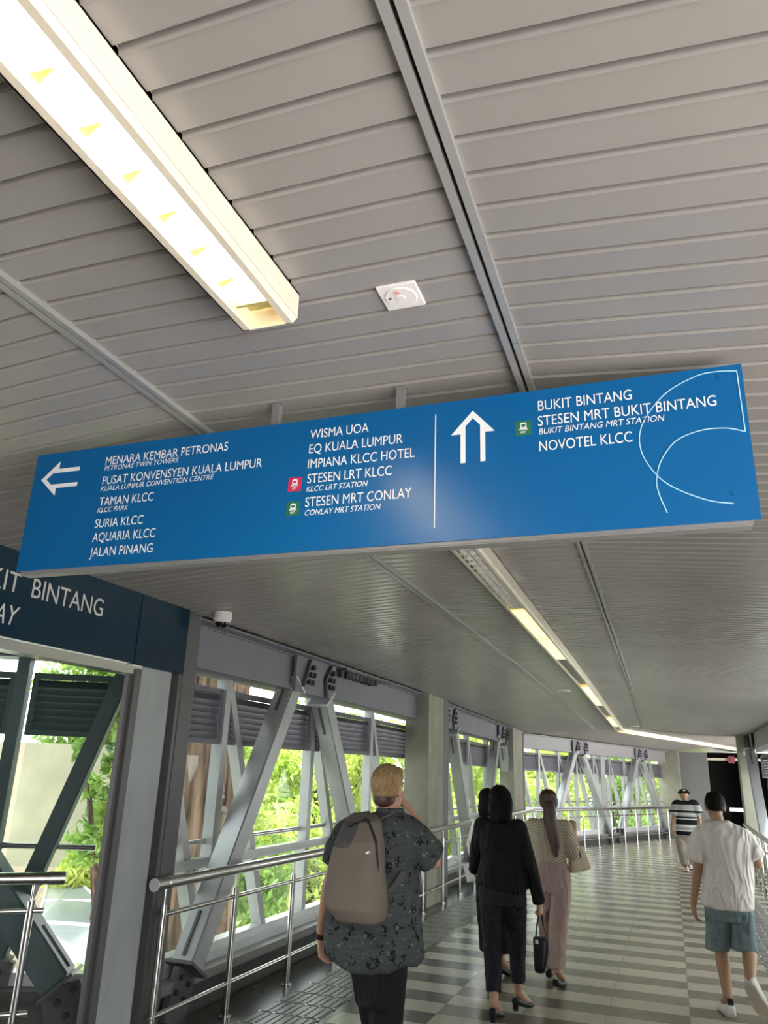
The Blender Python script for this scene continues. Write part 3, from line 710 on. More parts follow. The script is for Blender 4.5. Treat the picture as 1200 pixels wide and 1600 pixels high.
for a, b in ((0.2, 3.6), (6.6, 9.8)): diffuser(tr2, far_pt, a, b, M['lamp_far'], 0.078)
for a, b in ((3.7, 6.5), (9.9, 11.5)): diffuser(tr2, far_pt, a, b, M['grid'], 0.05, 'unlit_cover')

# ------------------------------------------------------------------ small ceiling fittings
def on_ceiling(lat, y): return near_pt(lat, y)
sd = empty('ceiling_speaker', on_ceiling(-0.542, 1.577)); tag(sd, 'square white ceiling plate with a round disc and pink dot, right of the large light', 'ceiling plate')
c = on_ceiling(-0.542, 1.577)
m = MB(); m.box(c.x-.052, c.x+.052, c.y-.052, c.y+.052, c.z-.008, c.z+.001); m.build('plate', M['plate_white'], sd, bevel=0.002)
m = MB(); m.tube(c-Vector((0, 0, .008)), c-Vector((0, 0, .011)), 0.043, 0.040, n=40); m.build('disc', M['plate_white'], sd, smooth=True)
m = MB(); m.tube(c-Vector((0, 0, .011)), c-Vector((0, 0, .0135)), 0.012, n=24); m.build('centre', M['plate_white'], sd, smooth=True)
m = MB(); m.tube(c+Vector((-.002, -.026, -.0095)), c+Vector((-.002, -.026, -.013)), 0.007, n=16); m.build('indicator', M['pink'], sd)
for dx, dy in ((-.030, -.004), (-.025, -.007)):
    m = MB(); m.tube(c+Vector((dx, dy, -.0095)), c+Vector((dx, dy, -.013)), 0.0022, n=10); m.build('screw', M['black_plastic'], sd)
for (lat, y), lb in (((-1.285, 11.75), 'small recessed ceiling downlight left of the lit channel'), ((-0.50, 19.2), 'tiny ceiling downlight by the bend of the channel light')):
    c = on_ceiling(lat, y); r = empty('downlight', c); tag(r, lb, 'downlight')
    m = MB(); m.tube(c+Vector((0, 0, .004)), c-Vector((0, 0, .014)), 0.11, 0.10, n=28); m.build('trim_ring', M['grid'], r, smooth=True)
    m = MB(); m.tube(c-Vector((0, 0, .012)), c-Vector((0, 0, .016)), 0.075, n=24); m.build('lens', M['panel_grey'], r, smooth=True)
c = on_ceiling(-3.0, 4.86); cc = empty('security_camera', c); tag(cc, 'white dome security camera at the ceiling edge beside the dark fascia', 'security camera')
m = MB(); m.tube(c+Vector((0, 0, .0)), c-Vector((0, 0, .05)), 0.068, 0.070, n=36); m.tube(c-Vector((0, 0, .05)), c-Vector((0, 0, .072)), 0.070, 0.060, n=36); m.build('housing', M['plate_white'], cc, smooth=True)
m = MB(); m.dome(c-Vector((0, 0, .072)), 0.052, 0.050); m.build('dome', M['black_plastic'], cc, smooth=True)
m = MB(); d = c-Vector((0, 0, .072)); m.tube(d, d-Vector((0, 0, .006)), 0.056, n=32); m.build('ring', M['plate_white'], cc, smooth=True)

c = at(1145, 1265, 31.3); m = MB(); m.box(c.x-.45, c.x+.35, c.y-.02, c.y+.02, c.z-.06, c.z+.06); o = m.build('glowing_strip', M['strip']); tag(o, 'white strip glowing in the dark doorway beside the white T-shirt', 'light')  # emissive bar for the bright line in the doorway
c = at(1142, 1187, 29.2); m = MB(); m.box(c.x-.10, c.x+.12, c.y-.05, c.y+.05, c.z-.12, c.z+.12); o = m.build('alarm_box', M['red_box'], bevel=0.02); tag(o, 'small dull red box high by the dark doorway, left of the corner column', 'alarm box')
# ------------------------------------------------------------------ hanging direction sign
SY = 2.03
hs = empty('hanging_sign', (-0.91, SY+0.04, 2.41)); tag(hs, 'long blue direction sign hanging across the bridge, white arrows and place names', 'sign')
TILT = 0.0067
def sp_(x, z, y=SY): return Vector((x, y, z + TILT*(x+0.91)))
def plate(m, x0, x1, z0, z1, y0, y1):
    m.hexa([sp_(x0, z0, y0), sp_(x1, z0, y0), sp_(x1, z0, y1), sp_(x0, z0, y1), sp_(x0, z1, y0), sp_(x1, z1, y0), sp_(x1, z1, y1), sp_(x0, z1, y1)])
m = MB(); plate(m, -2.116, 0.2894, 2.4135, 2.8595, SY, SY+0.006); m.build('face_panel', M['sign_blue'], hs)
m = MB(); plate(m, -2.105, 0.272, 2.400, 2.850, SY+0.006, SY+0.055); m.build('box_frame', M['sign_grey'], hs, bevel=0.004)
for x in (-1.142, -0.698):
    m = MB(); m.box(x-.013, x+.013, SY+.02, SY+.046, 2.84, 2.952); m.box(x-.022, x+.022, SY+.012, SY+.054, 2.946, 2.951); m.build('hanger_rod', M['sign_grey'], hs)
RT = Vector((1, 0, TILT)).normalized(); UP = Vector((0, 0, 1))
TEXT = [('MENARA KEMBAR PETRONAS', -1.7974, 2.7803, -1.2983, 0), ('PETRONAS TWIN TOWERS', -1.7989, 2.7583, -1.489, 1),
        ('PUSAT KONVENSYEN KUALA LUMPUR', -1.7978, 2.7050, -1.1624, 0), ('KUALA LUMPUR CONVENTION CENTRE', -1.8008, 2.6805, -1.3408, 1),
        ('TAMAN KLCC', -1.7969, 2.6255, -1.5724, 0), ('KLCC PARK', -1.7998, 2.6005, -1.6687, 1), ('SURIA KLCC', -1.8006, 2.5450, -1.6015, 0),
        ('AQUARIA KLCC', -1.8018, 2.4938, -1.5448, 0), ('JALAN PINANG', -1.8025, 2.4410, -1.5467, 0),
        ('WISMA UOA', -0.9942, 2.7904, -0.7921, 0), ('EQ KUALA LUMPUR', -0.9947, 2.7388, -0.6782, 0), ('IMPIANA KLCC HOTEL', -0.9955, 2.6870, -0.6379, 0),
        ('STESEN LRT KLCC', -0.994, 2.6360, -0.7105, 0), ('KLCC LRT STATION', -0.9949, 2.6073, -0.7872, 1), ('STESEN MRT CONLAY', -0.9955, 2.5570, -0.6452, 0), ('CONLAY MRT STATION', -0.9958, 2.5278, -0.7418, 1),
        ('BUKIT BINTANG', -0.2613, 2.7960, 0.0008, 0), ('STESEN MRT BUKIT BINTANG', -0.263, 2.7470, 0.2166, 0), ('BUKIT BINTANG MRT STATION', -0.262, 2.7200, 0.0823, 1), ('NOVOTEL KLCC', -0.2618, 2.6670, -0.0062, 0)]
for t, x0, z, x1, it in TEXT:
    me = text_mesh(t, (x0, SY, z), RT, UP, x1-x0, 0.0182 if it else 0.0312, 0.2 if it else 0.0, 0.0)
    link('lettering', me, M['white'], hs)
def flat(poly, mt, name, lift=0.0015, th=0.0008):
    m = MB(); m.prism([(x, SY-lift, z) for x, z in poly], (0, th, 0)); return m.build(name, mt, hs)
def outline_arrow(tip, ax, name):
    """hollow arrow: chevron head closed by inner edge, two shaft bars"""
    ax = Vector(ax); sd_ = Vector((-ax.y, ax.x))
    P = lambda a, s: tuple(Vector(tip) + ax*a + sd_*s)
    h, hw, w, sw, L = -0.074, 0.0665, 0.0150, 0.0375, -0.168
    m = MB()
    for sg in (1, -1):
        for poly in ([P(0, 0), P(h, hw*sg), P(h, sw*sg), P(-0.0660, sw*sg), P(-0.0245, 0)],
                     [P(-0.0655, sw*sg), P(L, sw*sg), P(L, (sw-w)*sg), P(-0.0490, (sw-w)*sg)]):
            m.prism([(x, SY-0.0015-0.0002*(sg > 0), z) for x, z in poly], (0, 0.0008, 0))
    m.build(name, M['white'], hs)
outline_arrow((-0.457, 2.8216), (0, 1), 'arrow_up'); outline_arrow((-2.0782, 2.7490), (-1, 0), 'arrow_left')
m = MB(); plate(m, -0.5745, -0.5715, 2.4549, 2.8219, SY-0.0015, SY-0.0007); m.build('divider_line', M['white'], hs)
def train_icon(cx, cz, s, col, sub):
    flat([(cx-s/2, cz-s/2), (cx+s/2, cz-s/2), (cx+s/2, cz+s/2), (cx-s/2, cz+s/2)], col, 'transport_icon', 0.0012)
    ic = hs.children[-1]
    def q(x, z): return (cx+x*s, SY-0.0022, cz+z*s)
    body = [q(-.17, -.05), q(-.2, .0), q(-.2, .25), q(-.14, .36), q(.14, .36), q(.2, .25), q(.2, .0), q(.17, -.05)]
    m = MB(); m.prism(body, (0, .0006, 0)); m.add([q(-.30, -.10), q(.30, -.10), q(.24, -.04), q(-.24, -.04)], [(0, 1, 2, 3)])
    m.prism([q(-.30, -.13), q(.30, -.13), q(.24, -.07), q(-.24, -.07)], (0, .0006, 0))
    o = m.build('train_symbol', M['white'], hs)
    m = MB(); q2 = lambda x, z: (cx+x*s, SY-0.0026, cz+z*s)
    m.prism([q2(-.13, .12), q2(0, .03), q2(.13, .12), q2(.13, .25), q2(-.13, .25)], (0, .0004, 0)); m.build('train_window', col, hs)
    me = text_mesh(sub, (cx-.17*s, SY, cz-.36*s), RT, UP, .34*s, .15*s, 0, 0.02, 0.0022); link('icon_lettering', me, M['white'], hs)
train_icon(-1.0369, 2.6369, 0.047, M['red_icon'], 'LRT'); train_icon(-1.0372, 2.5547, 0.047, M['green_icon'], 'MRT'); train_icon(-0.3057, 2.746, 0.047, M['green_icon'], 'MRT')
def smooth_line(pts, n=10):
    out = []
    P = [Vector((x, 0, z)) for x, z in pts]; P = [P[0]*2-P[1]] + P + [P[-1]*2-P[-2]]
    for i in range(1, len(P)-2):
        a, b, c_, d_ = P[i-1:i+3]
        for k in range(n):
            t = k/n; out.append(0.5*((2*b) + (-a+c_)*t + (2*a-5*b+4*c_-d_)*t*t + (-a+3*b-3*c_+d_)*t**3))
    out.append(P[-2]); return out
def ribbon(pts, w, name, fade=False):
    m = MB()
    for a, b in zip(pts, pts[1:]):
        if (b-a).length < 1e-5: continue
        m.bar((a.x, SY-.0010, a.z), (b.x, SY-.0010, b.z), (0, 1, 0), 0.001, w)
    m.build(name, M['pale_blue'], hs)
A1 = [(0.2758, 2.8526), (0.225, 2.8580), (0.1742, 2.8520), (0.0955, 2.8140), (0.0376, 2.7505), (0.0135, 2.6921), (0.0176, 2.6309), (0.0501, 2.5683), (0.094, 2.5269), (0.1685, 2.4879), (0.2292, 2.4732)]
A2 = [(0.2778, 2.6716), (0.2303, 2.6874), (0.1662, 2.6869), (0.1055, 2.6639), (0.0646, 2.6131), (0.048, 2.5602), (0.0499, 2.5185), (0.067, 2.4601)]
A1 = [(x, z-0.006) for x, z in A1]; A2 = [(x, z-0.006) for x, z in A2]
ribbon(smooth_line(A1), 0.0026, 'emblem_arc'); ribbon(smooth_line(A2), 0.0026, 'emblem_arc'); ribbon([Vector((0.2758, 0, 2.8466)), Vector((0.2778, 0, 2.6656))], 0.0026, 'emblem_line')
for x, z in ((0.2307, 2.8285), (0.2314, 2.4885)):
    m = MB(); m.tube(sp_(x, z, SY-.003), sp_(x, z, SY), 0.005, 0.006, n=14); m.build('screw', M['sign_blue'], hs, smooth=True)

# ------------------------------------------------------------------ dark fascia sign over the side passage
FX = XL
fa = empty('fascia_sign', (FX-0.05, 3.2, 2.36)); tag(fa, 'dark blue fascia over the side passage reading BUKIT BINTANG in grey letters', 'sign')
m = MB(); m.box(FX-.10, FX, 1.2, 4.12, 2.36, 2.822); m.build('panel', M['fascia_blue'], fa, bevel=0.003)
m = MB(); m.box(FX-.10, FX+0.001, 4.124, 4.69, 2.355, 2.822); m.build('panel', M['fascia_blue'], fa, bevel=0.003)
RF = Vector((0, 1, 0))
for t, y0, y1, z, cap_, sh in (('BINTANG', 3.172, 3.755, 2.596, 0.105, 0.0), ('BUKIT', 2.70, 3.085, 2.596, 0.105, 0.0), ('CONLAY', 2.62, 3.115, 2.425, 0.10, 0.2)):
    me = text_mesh(t, (FX, y0, z), RF, UP, y1-y0, cap_, sh, 0.0, 0.003); link('lettering', me, M['sign_letters'], fa)
# ------------------------------------------------------------------ people
UPV = Vector((0, 0, 1))
def b_cone(bm, p, q, r1, r2, n=16):
    p, q = Vector(p), Vector(q); d = (q-p)
    if d.length < 1e-6: return
    d.normalize(); a = d.orthogonal().normalized(); b = d.cross(a)
    A = [bm.verts.new(p+(a*math.cos(2*math.pi*i/n)+b*math.sin(2*math.pi*i/n))*r1) for i in range(n)]
    B = [bm.verts.new(q+(a*math.cos(2*math.pi*i/n)+b*math.sin(2*math.pi*i/n))*r2) for i in range(n)]
    for i in range(n): bm.faces.new((A[i], A[(i+1) % n], B[(i+1) % n], B[i]))
    bm.faces.new(list(reversed(A))); bm.faces.new(B)
def b_ell(bm, c, rx, ry, rz, X=Vector((1, 0, 0)), Y=Vector((0, 1, 0)), Z=Vector((0, 0, 1)), sub=3):
    r = bmesh.ops.create_icosphere(bm, subdivisions=sub, radius=1.0)
    for v in r['verts']: v.co = Vector(c) + X*(v.co.x*rx) + Y*(v.co.y*ry) + Z*(v.co.z*rz)
def b_limb(bm, pts, rads, open_end=False):
    for i in range(len(pts)-1): b_cone(bm, pts[i], pts[i+1], rads[i], rads[i+1])
    for i, (p, r) in enumerate(zip(pts, rads)):
        if open_end and i == len(pts)-1: continue
        b_ell(bm, p, r, r, r, sub=2)
def b_loft(bm, rings, n=28, pw=2.3):
    """rings: (centre, half axis A, half axis B)"""
    R = []
    for c, A, B in rings:
        c, A, B = Vector(c), Vector(A), Vector(B); ring = []
        for i in range(n):
            t = 2*math.pi*i/n; ct, st = math.cos(t), math.sin(t)
            ring.append(bm.verts.new(c + A*(abs(ct)**(2/pw)*(1 if ct >= 0 else -1)) + B*(abs(st)**(2/pw)*(1 if st >= 0 else -1))))
        R.append(ring)
    for A, B in zip(R, R[1:]):
        for i in range(n): bm.faces.new((A[i], A[(i+1) % n], B[(i+1) % n], B[i]))
    bm.faces.new(list(reversed(R[0]))); bm.faces.new(R[-1])
def skinned(name, bm, m, parent=None, origin=None, voxel=0.008, smooth=4, wrinkle=0.0, wscale=7.0, zstretch=1.0):
    """weld the overlapping volumes into one continuous surface and smooth it"""
    bmesh.ops.recalc_face_normals(bm, faces=bm.faces[:])
    me = bpy.data.meshes.new('tmp'); bm.to_mesh(me); bm.free()
    o = bpy.data.objects.new('tmp', me); COL.objects.link(o)
    r = o.modifiers.new('r', 'REMESH'); r.mode = 'VOXEL'; r.voxel_size = voxel; r.use_smooth_shade = True
    s = o.modifiers.new('s', 'SMOOTH'); s.factor = 0.5; s.iterations = smooth
    bpy.context.view_layer.update()
    out = bpy.data.meshes.new_from_object(o.evaluated_get(bpy.context.evaluated_depsgraph_get()))
    bpy.data.objects.remove(o); bpy.data.meshes.remove(me); out.name = name
    if wrinkle:
        out.update(); nn = [v.normal.copy() for v in out.vertices]
        for v, n_ in zip(out.vertices, nn):
            c = Vector((v.co.x, v.co.y, v.co.z*zstretch))
            a = noise.noise(c*wscale); b = noise.noise(c*wscale*2.1+Vector((3, 1, 7)))
            h = 0.5 + 0.6*a + 1.0*(1-abs(a)*2.2)*(0.5+b)
            v.co = v.co + n_*(h*wrinkle)
    return link(name, out, m, parent, origin, smooth=True)
def frame(f):
    f = Vector((f[0], f[1], 0)).normalized(); return Vector((f.y, -f.x, 0)), f       # right, forward
def b_hand(bm, wrist, d, nrm, side, curl=0.5, sc=1.0, spread=0.10):
    """palm, four separate curled fingers and a thumb; d = finger direction, nrm = palm side, side = towards the thumb"""
    d = Vector(d).normalized(); nrm = Vector(nrm); nrm = (nrm-d*nrm.dot(d)).normalized(); L = Vector(side); L = (L-d*L.dot(d)-nrm*L.dot(nrm)).normalized()
    w = Vector(wrist)
    b_loft(bm, [(w-d*0.015*sc, L*.026*sc, nrm*.019*sc), (w+d*.02*sc, L*.031*sc, nrm*.018*sc), (w+d*.06*sc, L*.041*sc, nrm*.016*sc), (w+d*.092*sc, L*.041*sc, nrm*.013*sc)], n=18)
    for k, (off, ln) in enumerate(((.031, .071), (.0105, .080), (-.0105, .074), (-.031, .058))):
        p = w + d*(.086-.006*abs(k-1))*sc + L*off*sc; fd = (d + L*(off*spread/0.03)).normalized(); pts = [p]; a = 0
        for seg, ff in ((0.45, 1.0), (0.31, 1.25), (0.24, 0.9)):
            a += curl*ff; v = fd*math.cos(a) + nrm*math.sin(a); p = p + v*ln*seg*sc; pts.append(p)
        b_limb(bm, pts, [.0092*sc, .0086*sc, .0078*sc, .0066*sc])
    p = w + d*.022*sc + L*.028*sc
    t1 = (d*.62 + L*.66 + nrm*.42).normalized(); t2 = (d*.85 + L*.25 + nrm*.45).normalized()
    b_limb(bm, [p, p+t1*.040*sc, p+t1*.040*sc+t2*.030*sc, p+t1*.040*sc+t2*.052*sc], [.0135*sc, .0110*sc, .0095*sc, .0075*sc])
def b_head(bm, c, f, sc=1.0, tilt=0.0):
    """c = centre of the skull; about 0.235 m from crown to chin"""
    rt, fw_ = frame(f); up = UPV
    if tilt: fw_ = (fw_*math.cos(tilt) + UPV*math.sin(tilt)).normalized(); up = rt.cross(fw_).normalized()
    P = lambda x, y, z: Vector(c) + rt*x*sc + fw_*y*sc + up*z*sc
    E = lambda x, y, z, a, b, d, s=3: b_ell(bm, P(x, y, z), a*sc, b*sc, d*sc, rt, fw_, up, s)
    E(0, -.012, .022, .074, .092, .088); E(0, .018, -.035, .062, .070, .080); E(0, .052, -.088, .036, .034, .026); E(0, .030, -.075, .052, .052, .036)
    E(0, .068, .030, .052, .022, .022); E(0, .084, -.012, .0125, .020, .026); E(0, .092, -.028, .0165, .016, .012)
    for s in (-1, 1):
        E(s*.042, .056, -.030, .022, .026, .022); E(s*.076, -.010, -.012, .010, .020, .034); E(s*.082, -.016, .002, .008, .018, .020)
    E(0, .080, -.058, .024, .012, .010)
    return P, rt, fw_, up, sc
def face_bits(root, hp):
    P, rt, fw_, up, sc = hp
    for s in (-1, 1):
        b = bmesh.new(); b_ell(b, P(s*.031, .0745, .004), .0125*sc, .0105*sc, .0095*sc, rt, fw_, up, 3); me = bpy.data.meshes.new('eye'); b.to_mesh(me); b.free(); e = link('eye', me, M['eye'], root, smooth=True)
        b = bmesh.new(); b_ell(b, P(s*.031, .0835, .004), .0058*sc, .003*sc, .0058*sc, rt, fw_, up, 2); me = bpy.data.meshes.new('iris'); b.to_mesh(me); b.free(); link('iris', me, M['iris'], e, smooth=True)
    b = bmesh.new(); b_ell(b, P(0, .0905, -.055), .022*sc, .005*sc, .0045*sc, rt, fw_, up, 3); b_ell(b, P(0, .0895, -.063), .019*sc, .006*sc, .005*sc, rt, fw_, up, 3)
    me = bpy.data.meshes.new('mouth'); b.to_mesh(me); b.free(); link('mouth', me, M['lips'], root, smooth=True)
    for s in (-1, 1):
        b = bmesh.new(); b_limb(b, [P(s*.015, .0925, .026), P(s*.034, .088, .031), P(s*.050, .074, .026)], [.0035*sc, .0042*sc, .0025*sc])
        me = bpy.data.meshes.new('eyebrow'); b.to_mesh(me); b.free(); link('eyebrow', me, M['hair_black'], root, smooth=True)
def b_body(bm, J, fem=False, ankle_h=0.08):
    """torso, arms, legs and neck of one figure from its joints"""
    rt, fw_ = frame(J['f'])
    sh = (J['shL']+J['shR'])/2; hp = (J['hipL']+J['hipR'])/2; ax = sh-hp
    cw, ww, hw = (.145, .115, .150) if fem else (.165, .140, .155)
    b_loft(bm, [(hp-UPV*.07, rt*hw*.8, fw_*.085), (hp+ax*.05, rt*hw, fw_*.105), (hp+ax*.40, rt*ww, fw_*.090), (hp+ax*.72, rt*cw, fw_*.105), (hp+ax*.93, rt*cw*.95, fw_*.085), (hp+ax*1.03, rt*.10, fw_*.06)])
    b_limb(bm, [sh+UPV*.0, J['neck'], J['head']-UPV*.05], [.062, .054, .050])
    for s in 'LR':
        b_limb(bm, [sh*.4+J['sh'+s]*.6, J['sh'+s], J['el'+s], J['wr'+s]], [.062, .056, .041, .027] if not fem else [.052, .047, .036, .024])
        kn, an = J['kn'+s], J['an'+s]
        mid_c = kn.lerp(an, 0.32) - fw_*0.012
        b_limb(bm, [J['hip'+s], J['hip'+s].lerp(kn, .45), kn, mid_c, an], [.080, .070, .054, .056, .036] if not fem else [.072, .058, .046, .046, .032])
        t = J['toe'+s]; b_limb(bm, [an-UPV*.0, an.lerp(t, .55)-UPV*.012, t], [.036, .034, .024])
        hd, hn, hs_, hc = J['hand'+s]; b_hand(bm, J['wr'+s], hd, hn, hs_, hc, 0.92 if fem else 1.0)
def shoe(root, an, toe, gz, mt, wdt=.046, heel=0.0, name='shoe', low=0.075, sole=None, pitch=None):
    """a shoe from the heel below the ankle to the toe; gz = underside height at heel and toe"""
    an, toe = Vector(an), Vector(toe); g0, g1 = gz
    d = Vector((toe.x-an.x, toe.y-an.y, 0)); L = d.length; d.normalize(); s = Vector((-d.y, d.x, 0))
    hb = Vector((an.x, an.y, 0)) - d*.055; tb = Vector((toe.x, toe.y, 0)) + d*.03; tot = (tb-hb).length
    P = lambda k: hb + d*tot*k + UPV*(g0 + (g1-g0)*min(1, k/0.68))
    bm = bmesh.new(); rings = []
    for k, w, h in ((0.0, .55, low*.75), (.06, .78, low), (.28, .82, low*.96), (.5, .95, low*.72), (.72, 1.05, .050), (.90, .85, .040), (1.0, .38, .028)):
        rings.append((P(k)+UPV*(h/2), s*wdt*w, UPV*(h/2)))
    b_loft(bm, rings, n=20, pw=2.6)
    o = skinned(name, bm, mt, root, voxel=0.006, smooth=3)
    if heel:
        m = MB(); c = P(0.10); m.tube(c+UPV*.012, Vector((c.x, c.y, g0-heel)), .026, .020, n=14); m.build('heel', mt, o)
    if sole:
        bm = bmesh.new(); rr = []
        for k, w in ((0.0, .6), (.06, .86), (.28, .88), (.5, .98), (.72, 1.1), (.90, .92), (1.0, .45)):
            rr.append((P(k)+UPV*.010, s*wdt*w, UPV*.013))
        b_loft(bm, rr, n=20, pw=2.6); me = bpy.data.meshes.new('sole'); bm.to_mesh(me); bm.free(); link('sole', me, sole, o)
    return o
def short_hair(root, hp, mt, low=-0.02, back=-0.05, thick=1.06, name='hair', fringe=True):
    P, rt, fw_, up, sc = hp; bm = bmesh.new()
    b_ell(bm, P(0, -.016, .030), .074*thick*sc+.004, .092*thick*sc, .088*thick*sc, rt, fw_, up, 4)
    b_ell(bm, P(0, -.052, -.030), .064*sc, .050*sc, .070*sc, rt, fw_, up, 3)
    if fringe: b_ell(bm, P(0, .040, .085), .058*sc, .050*sc, .032*sc, rt, fw_, up, 3)
    # keep face and ears clear
    kill = [v for v in bm.verts]
    o_bm = bm
    for v in kill:
        q = v.co - P(0, 0, 0); x, y, z = q.dot(rt)/sc, q.dot(fw_)/sc, q.dot(up)/sc
        if y > 0.02 and z < 0.055: v.co -= fw_*min(.09, (y-0.02)*1.1)*sc
        elif z < back and y > -0.12: v.co += up*(back-z)*0.9*sc
    return skinned(name, o_bm, mt, root, voxel=0.006, smooth=4, wrinkle=0.003, wscale=30, zstretch=0.3)

class Px:
    """reads joints off a zoomed view of the photograph, each at its own depth"""
    def __init__(s, x0, y0, sc, Y): s.a = (x0, y0, sc, Y)
    def __call__(s, x, y, d=0.0): x0, y0, sc, Y = s.a; return at(x0+x/sc, y0+y/sc, Y+d)
    def ring(s, y, xl, xr, hd, d=0.0, f=(0, 1)):
        p, q = s(xl, y, d), s(xr, y, d); c = (p+q)/2; rt, fw_ = frame(f); return (c, rt*((q-p).length/2), fw_*hd)
def gz(v): return Vector((v.x, v.y, fz(v.y)))

# --- blond man with the backpack -----------------------------------------------------------------
B = Px(460, 1160, 3.635, 4.1)
J = dict(f=(0.12, 1), head=B(537, 262), neck=B(545, 385, -.01), shL=B(305, 520), shR=B(685, 545), elL=B(200, 815, -.04), wrL=B(148, 1105, .05),
         elR=B(790, 672, .08), wrR=B(680, 430, .24), hipL=B(415, 1150), hipR=B(545, 1150))
hipc = (J['hipL']+J['hipR'])/2; g = fz(4.1)
x0 = hipc.x+0.03
J.update(knL=Vector((x0-.055, 4.22, .49)), anL=Vector((x0-.06, 4.26, g+.09)), toeL=Vector((x0-.07, 4.39, g+.045)),
         knR=Vector((x0+.015, 4.10, .50)), anR=Vector((x0+.02, 3.82, g+.15)), toeR=Vector((x0+.04, 3.96, g+.05)))
J['handL'] = ((0.02, .15, -1), (.9, .3, .1), (0.2, 1, .2), .5); J['handR'] = ((-.55, .1, .75), (-.6, -.5, -.3), (.2, -.3, 1), .5)
bm = bmesh.new(); b_body(bm, J); hp1 = b_head(bm, J['head'], (0.25, 1), 1.0)
man1 = skinned('person', bm, M['skin_fair'], None, (x0, 4.1, g), voxel=0.0055, smooth=3)
tag(man1, 'blond man walking away in a dark printed shirt with a taupe backpack', 'person', 'people on the bridge')
face_bits(man1, hp1)
hr = short_hair(man1, hp1, M['hair_blond'], back=-0.035, thick=1.10)
bm = bmesh.new(); P_ = hp1[0]; b_ell(bm, P_(0, -.046, -.050), .066, .050, .045, hp1[1], hp1[2], hp1[3], 3); o = skinned('nape_hair', bm, M['hair_brown'], man1, voxel=.006, smooth=3); o['label'] = 'darker clipped hair at the nape'
bm = bmesh.new()
b_loft(bm, [B.ring(408, 470, 620, .070), B.ring(432, 380, 660, .095), B.ring(480, 285, 715, .120), B.ring(600, 245, 705, .145), B.ring(760, 225, 690, .150), B.ring(920, 205, 695, .150), B.ring(1080, 195, 712, .155), B.ring(1190, 195, 722, .155), B.ring(1225, 215, 690, .150), B.ring(1270, 290, 560, .140)])
b_limb(bm, [B(360, 490), B(300, 520), J['shL'].lerp(J['elL'], .62)], [.070, .072, .080], True)
b_limb(bm, [B(610, 520), B(680, 548), J['shR'].lerp(J['elR'], .85)], [.083, .083, .082], True)
sh1 = skinned('shirt', bm, M['shirt'], man1, voxel=0.010, smooth=5, wrinkle=0.014, wscale=6, zstretch=.6)
bm = bmesh.new(); nk = J['neck']; b_loft(bm, [(nk-UPV*.035, Vector((.088, 0, 0)), Vector((0, .080, 0))), (nk+UPV*.012, Vector((.070, 0, 0)), Vector((0, .066, 0)))]); skinned('collar', bm, M['shirt'], sh1, voxel=.007, smooth=2)
bm = bmesh.new()
b_loft(bm, [B.ring(1150, 350, 640, .125), B.ring(1290, 335, 625, .125), B.ring(1400, 352, 598, .120), B.ring(1480, 370, 580, .11)])
for s in 'LR': b_limb(bm, [J['hip'+s]-UPV*.06, J['kn'+s], J['an'+s]+UPV*.0], [.088, .078, .070], True)
skinned('trousers', bm, M['black_cloth'], man1, voxel=0.010, smooth=5, wrinkle=0.006)
shoe(man1, J['anL'], J['toeL'], (g, g), M['leather_black'], sole=M['sole']); shoe(man1, J['anR'], J['toeR'], (g+.07, g), M['leather_black'], sole=M['sole'])
m = MB(); w_ = J['wrL'].lerp(J['elL'], .05); d = (J['elL']-J['wrL']).normalized(); m.tube(w_-d*.014, w_+d*.014, .031, n=22); m.tube(w_-Vector((.034, 0, 0)), w_-Vector((.026, 0, 0)), .017, n=16); m.build('wristwatch', M['strap'], man1, smooth=True)
# backpack: worn, a thing of its own
bk = empty('backpack', B(360, 1020, -.26)); tag(bk, 'taupe and grey backpack on the blond man\'s back', 'backpack')
D = -.235
bm = bmesh.new()
b_loft(bm, [B.ring(405, 335, 455, .030, D+.10), B.ring(445, 300, 485, .075, D+.05), B.ring(560, 250, 495, .105, D), B.ring(700, 215, 500, .125, D-.01), B.ring(840, 195, 508, .135, D-.02), B.ring(930, 205, 512, .135, D-.02), B.ring(1000, 250, 500, .110, D), B.ring(1022, 290, 470, .07, D+.02)], pw=2.6)
body = skinned('pack_body', bm, M['pack'], bk, voxel=0.009, smooth=6, wrinkle=0.005, wscale=5)
bm = bmesh.new()
b_loft(bm, [B.ring(412, 330, 450, .035, D+.085), B.ring(450, 296, 440, .080, D+.045), B.ring(560, 247, 420, .108, D-.004), B.ring(590, 238, 405, .112, D-.006)], pw=2.6); o = skinned('top_panel', bm, M['pack_dark'], bk, voxel=0.009, smooth=5); o['label'] = 'dark grey top panel'
bm = bmesh.new()
b_loft(bm, [B.ring(790, 400, 513, .112, D+.035), B.ring(870, 392, 517, .118, D+.03), B.ring(950, 392, 518, .115, D+.03), B.ring(1005, 400, 500, .095, D+.035)], pw=2.6); o = skinned('side_pocket', bm, M['pack_brown'], bk, voxel=0.009, smooth=5); o['label'] = 'brown side pocket'
bm = bmesh.new()
b_loft(bm, [B.ring(960, 250, 505, .120, D+.015), B.ring(1005, 258, 500, .112, D+.015), B.ring(1028, 300, 470, .075, D+.025)], pw=2.6); o = skinned('base', bm, M['pack_dark'], bk, voxel=0.009, smooth=5); o['label'] = 'grey base panel'
def strap_path(pts, w, t, name, mt, root):
    m = MB()
    for a, b_ in zip(pts, pts[1:]): m.bar(a, b_ + (b_-a).normalized()*.004, (1, .3, 0.2), w, t)
    return m.build(name, mt, root, bevel=0.002)
strap_path([B(455, 470, -.17), B(475, 430, -.13), B(545, 398, -.06), B(585, 425, .08), B(600, 520, .15), B(590, 700, .15)], .055, .012, 'shoulder_strap', M['pack_dark'], bk)
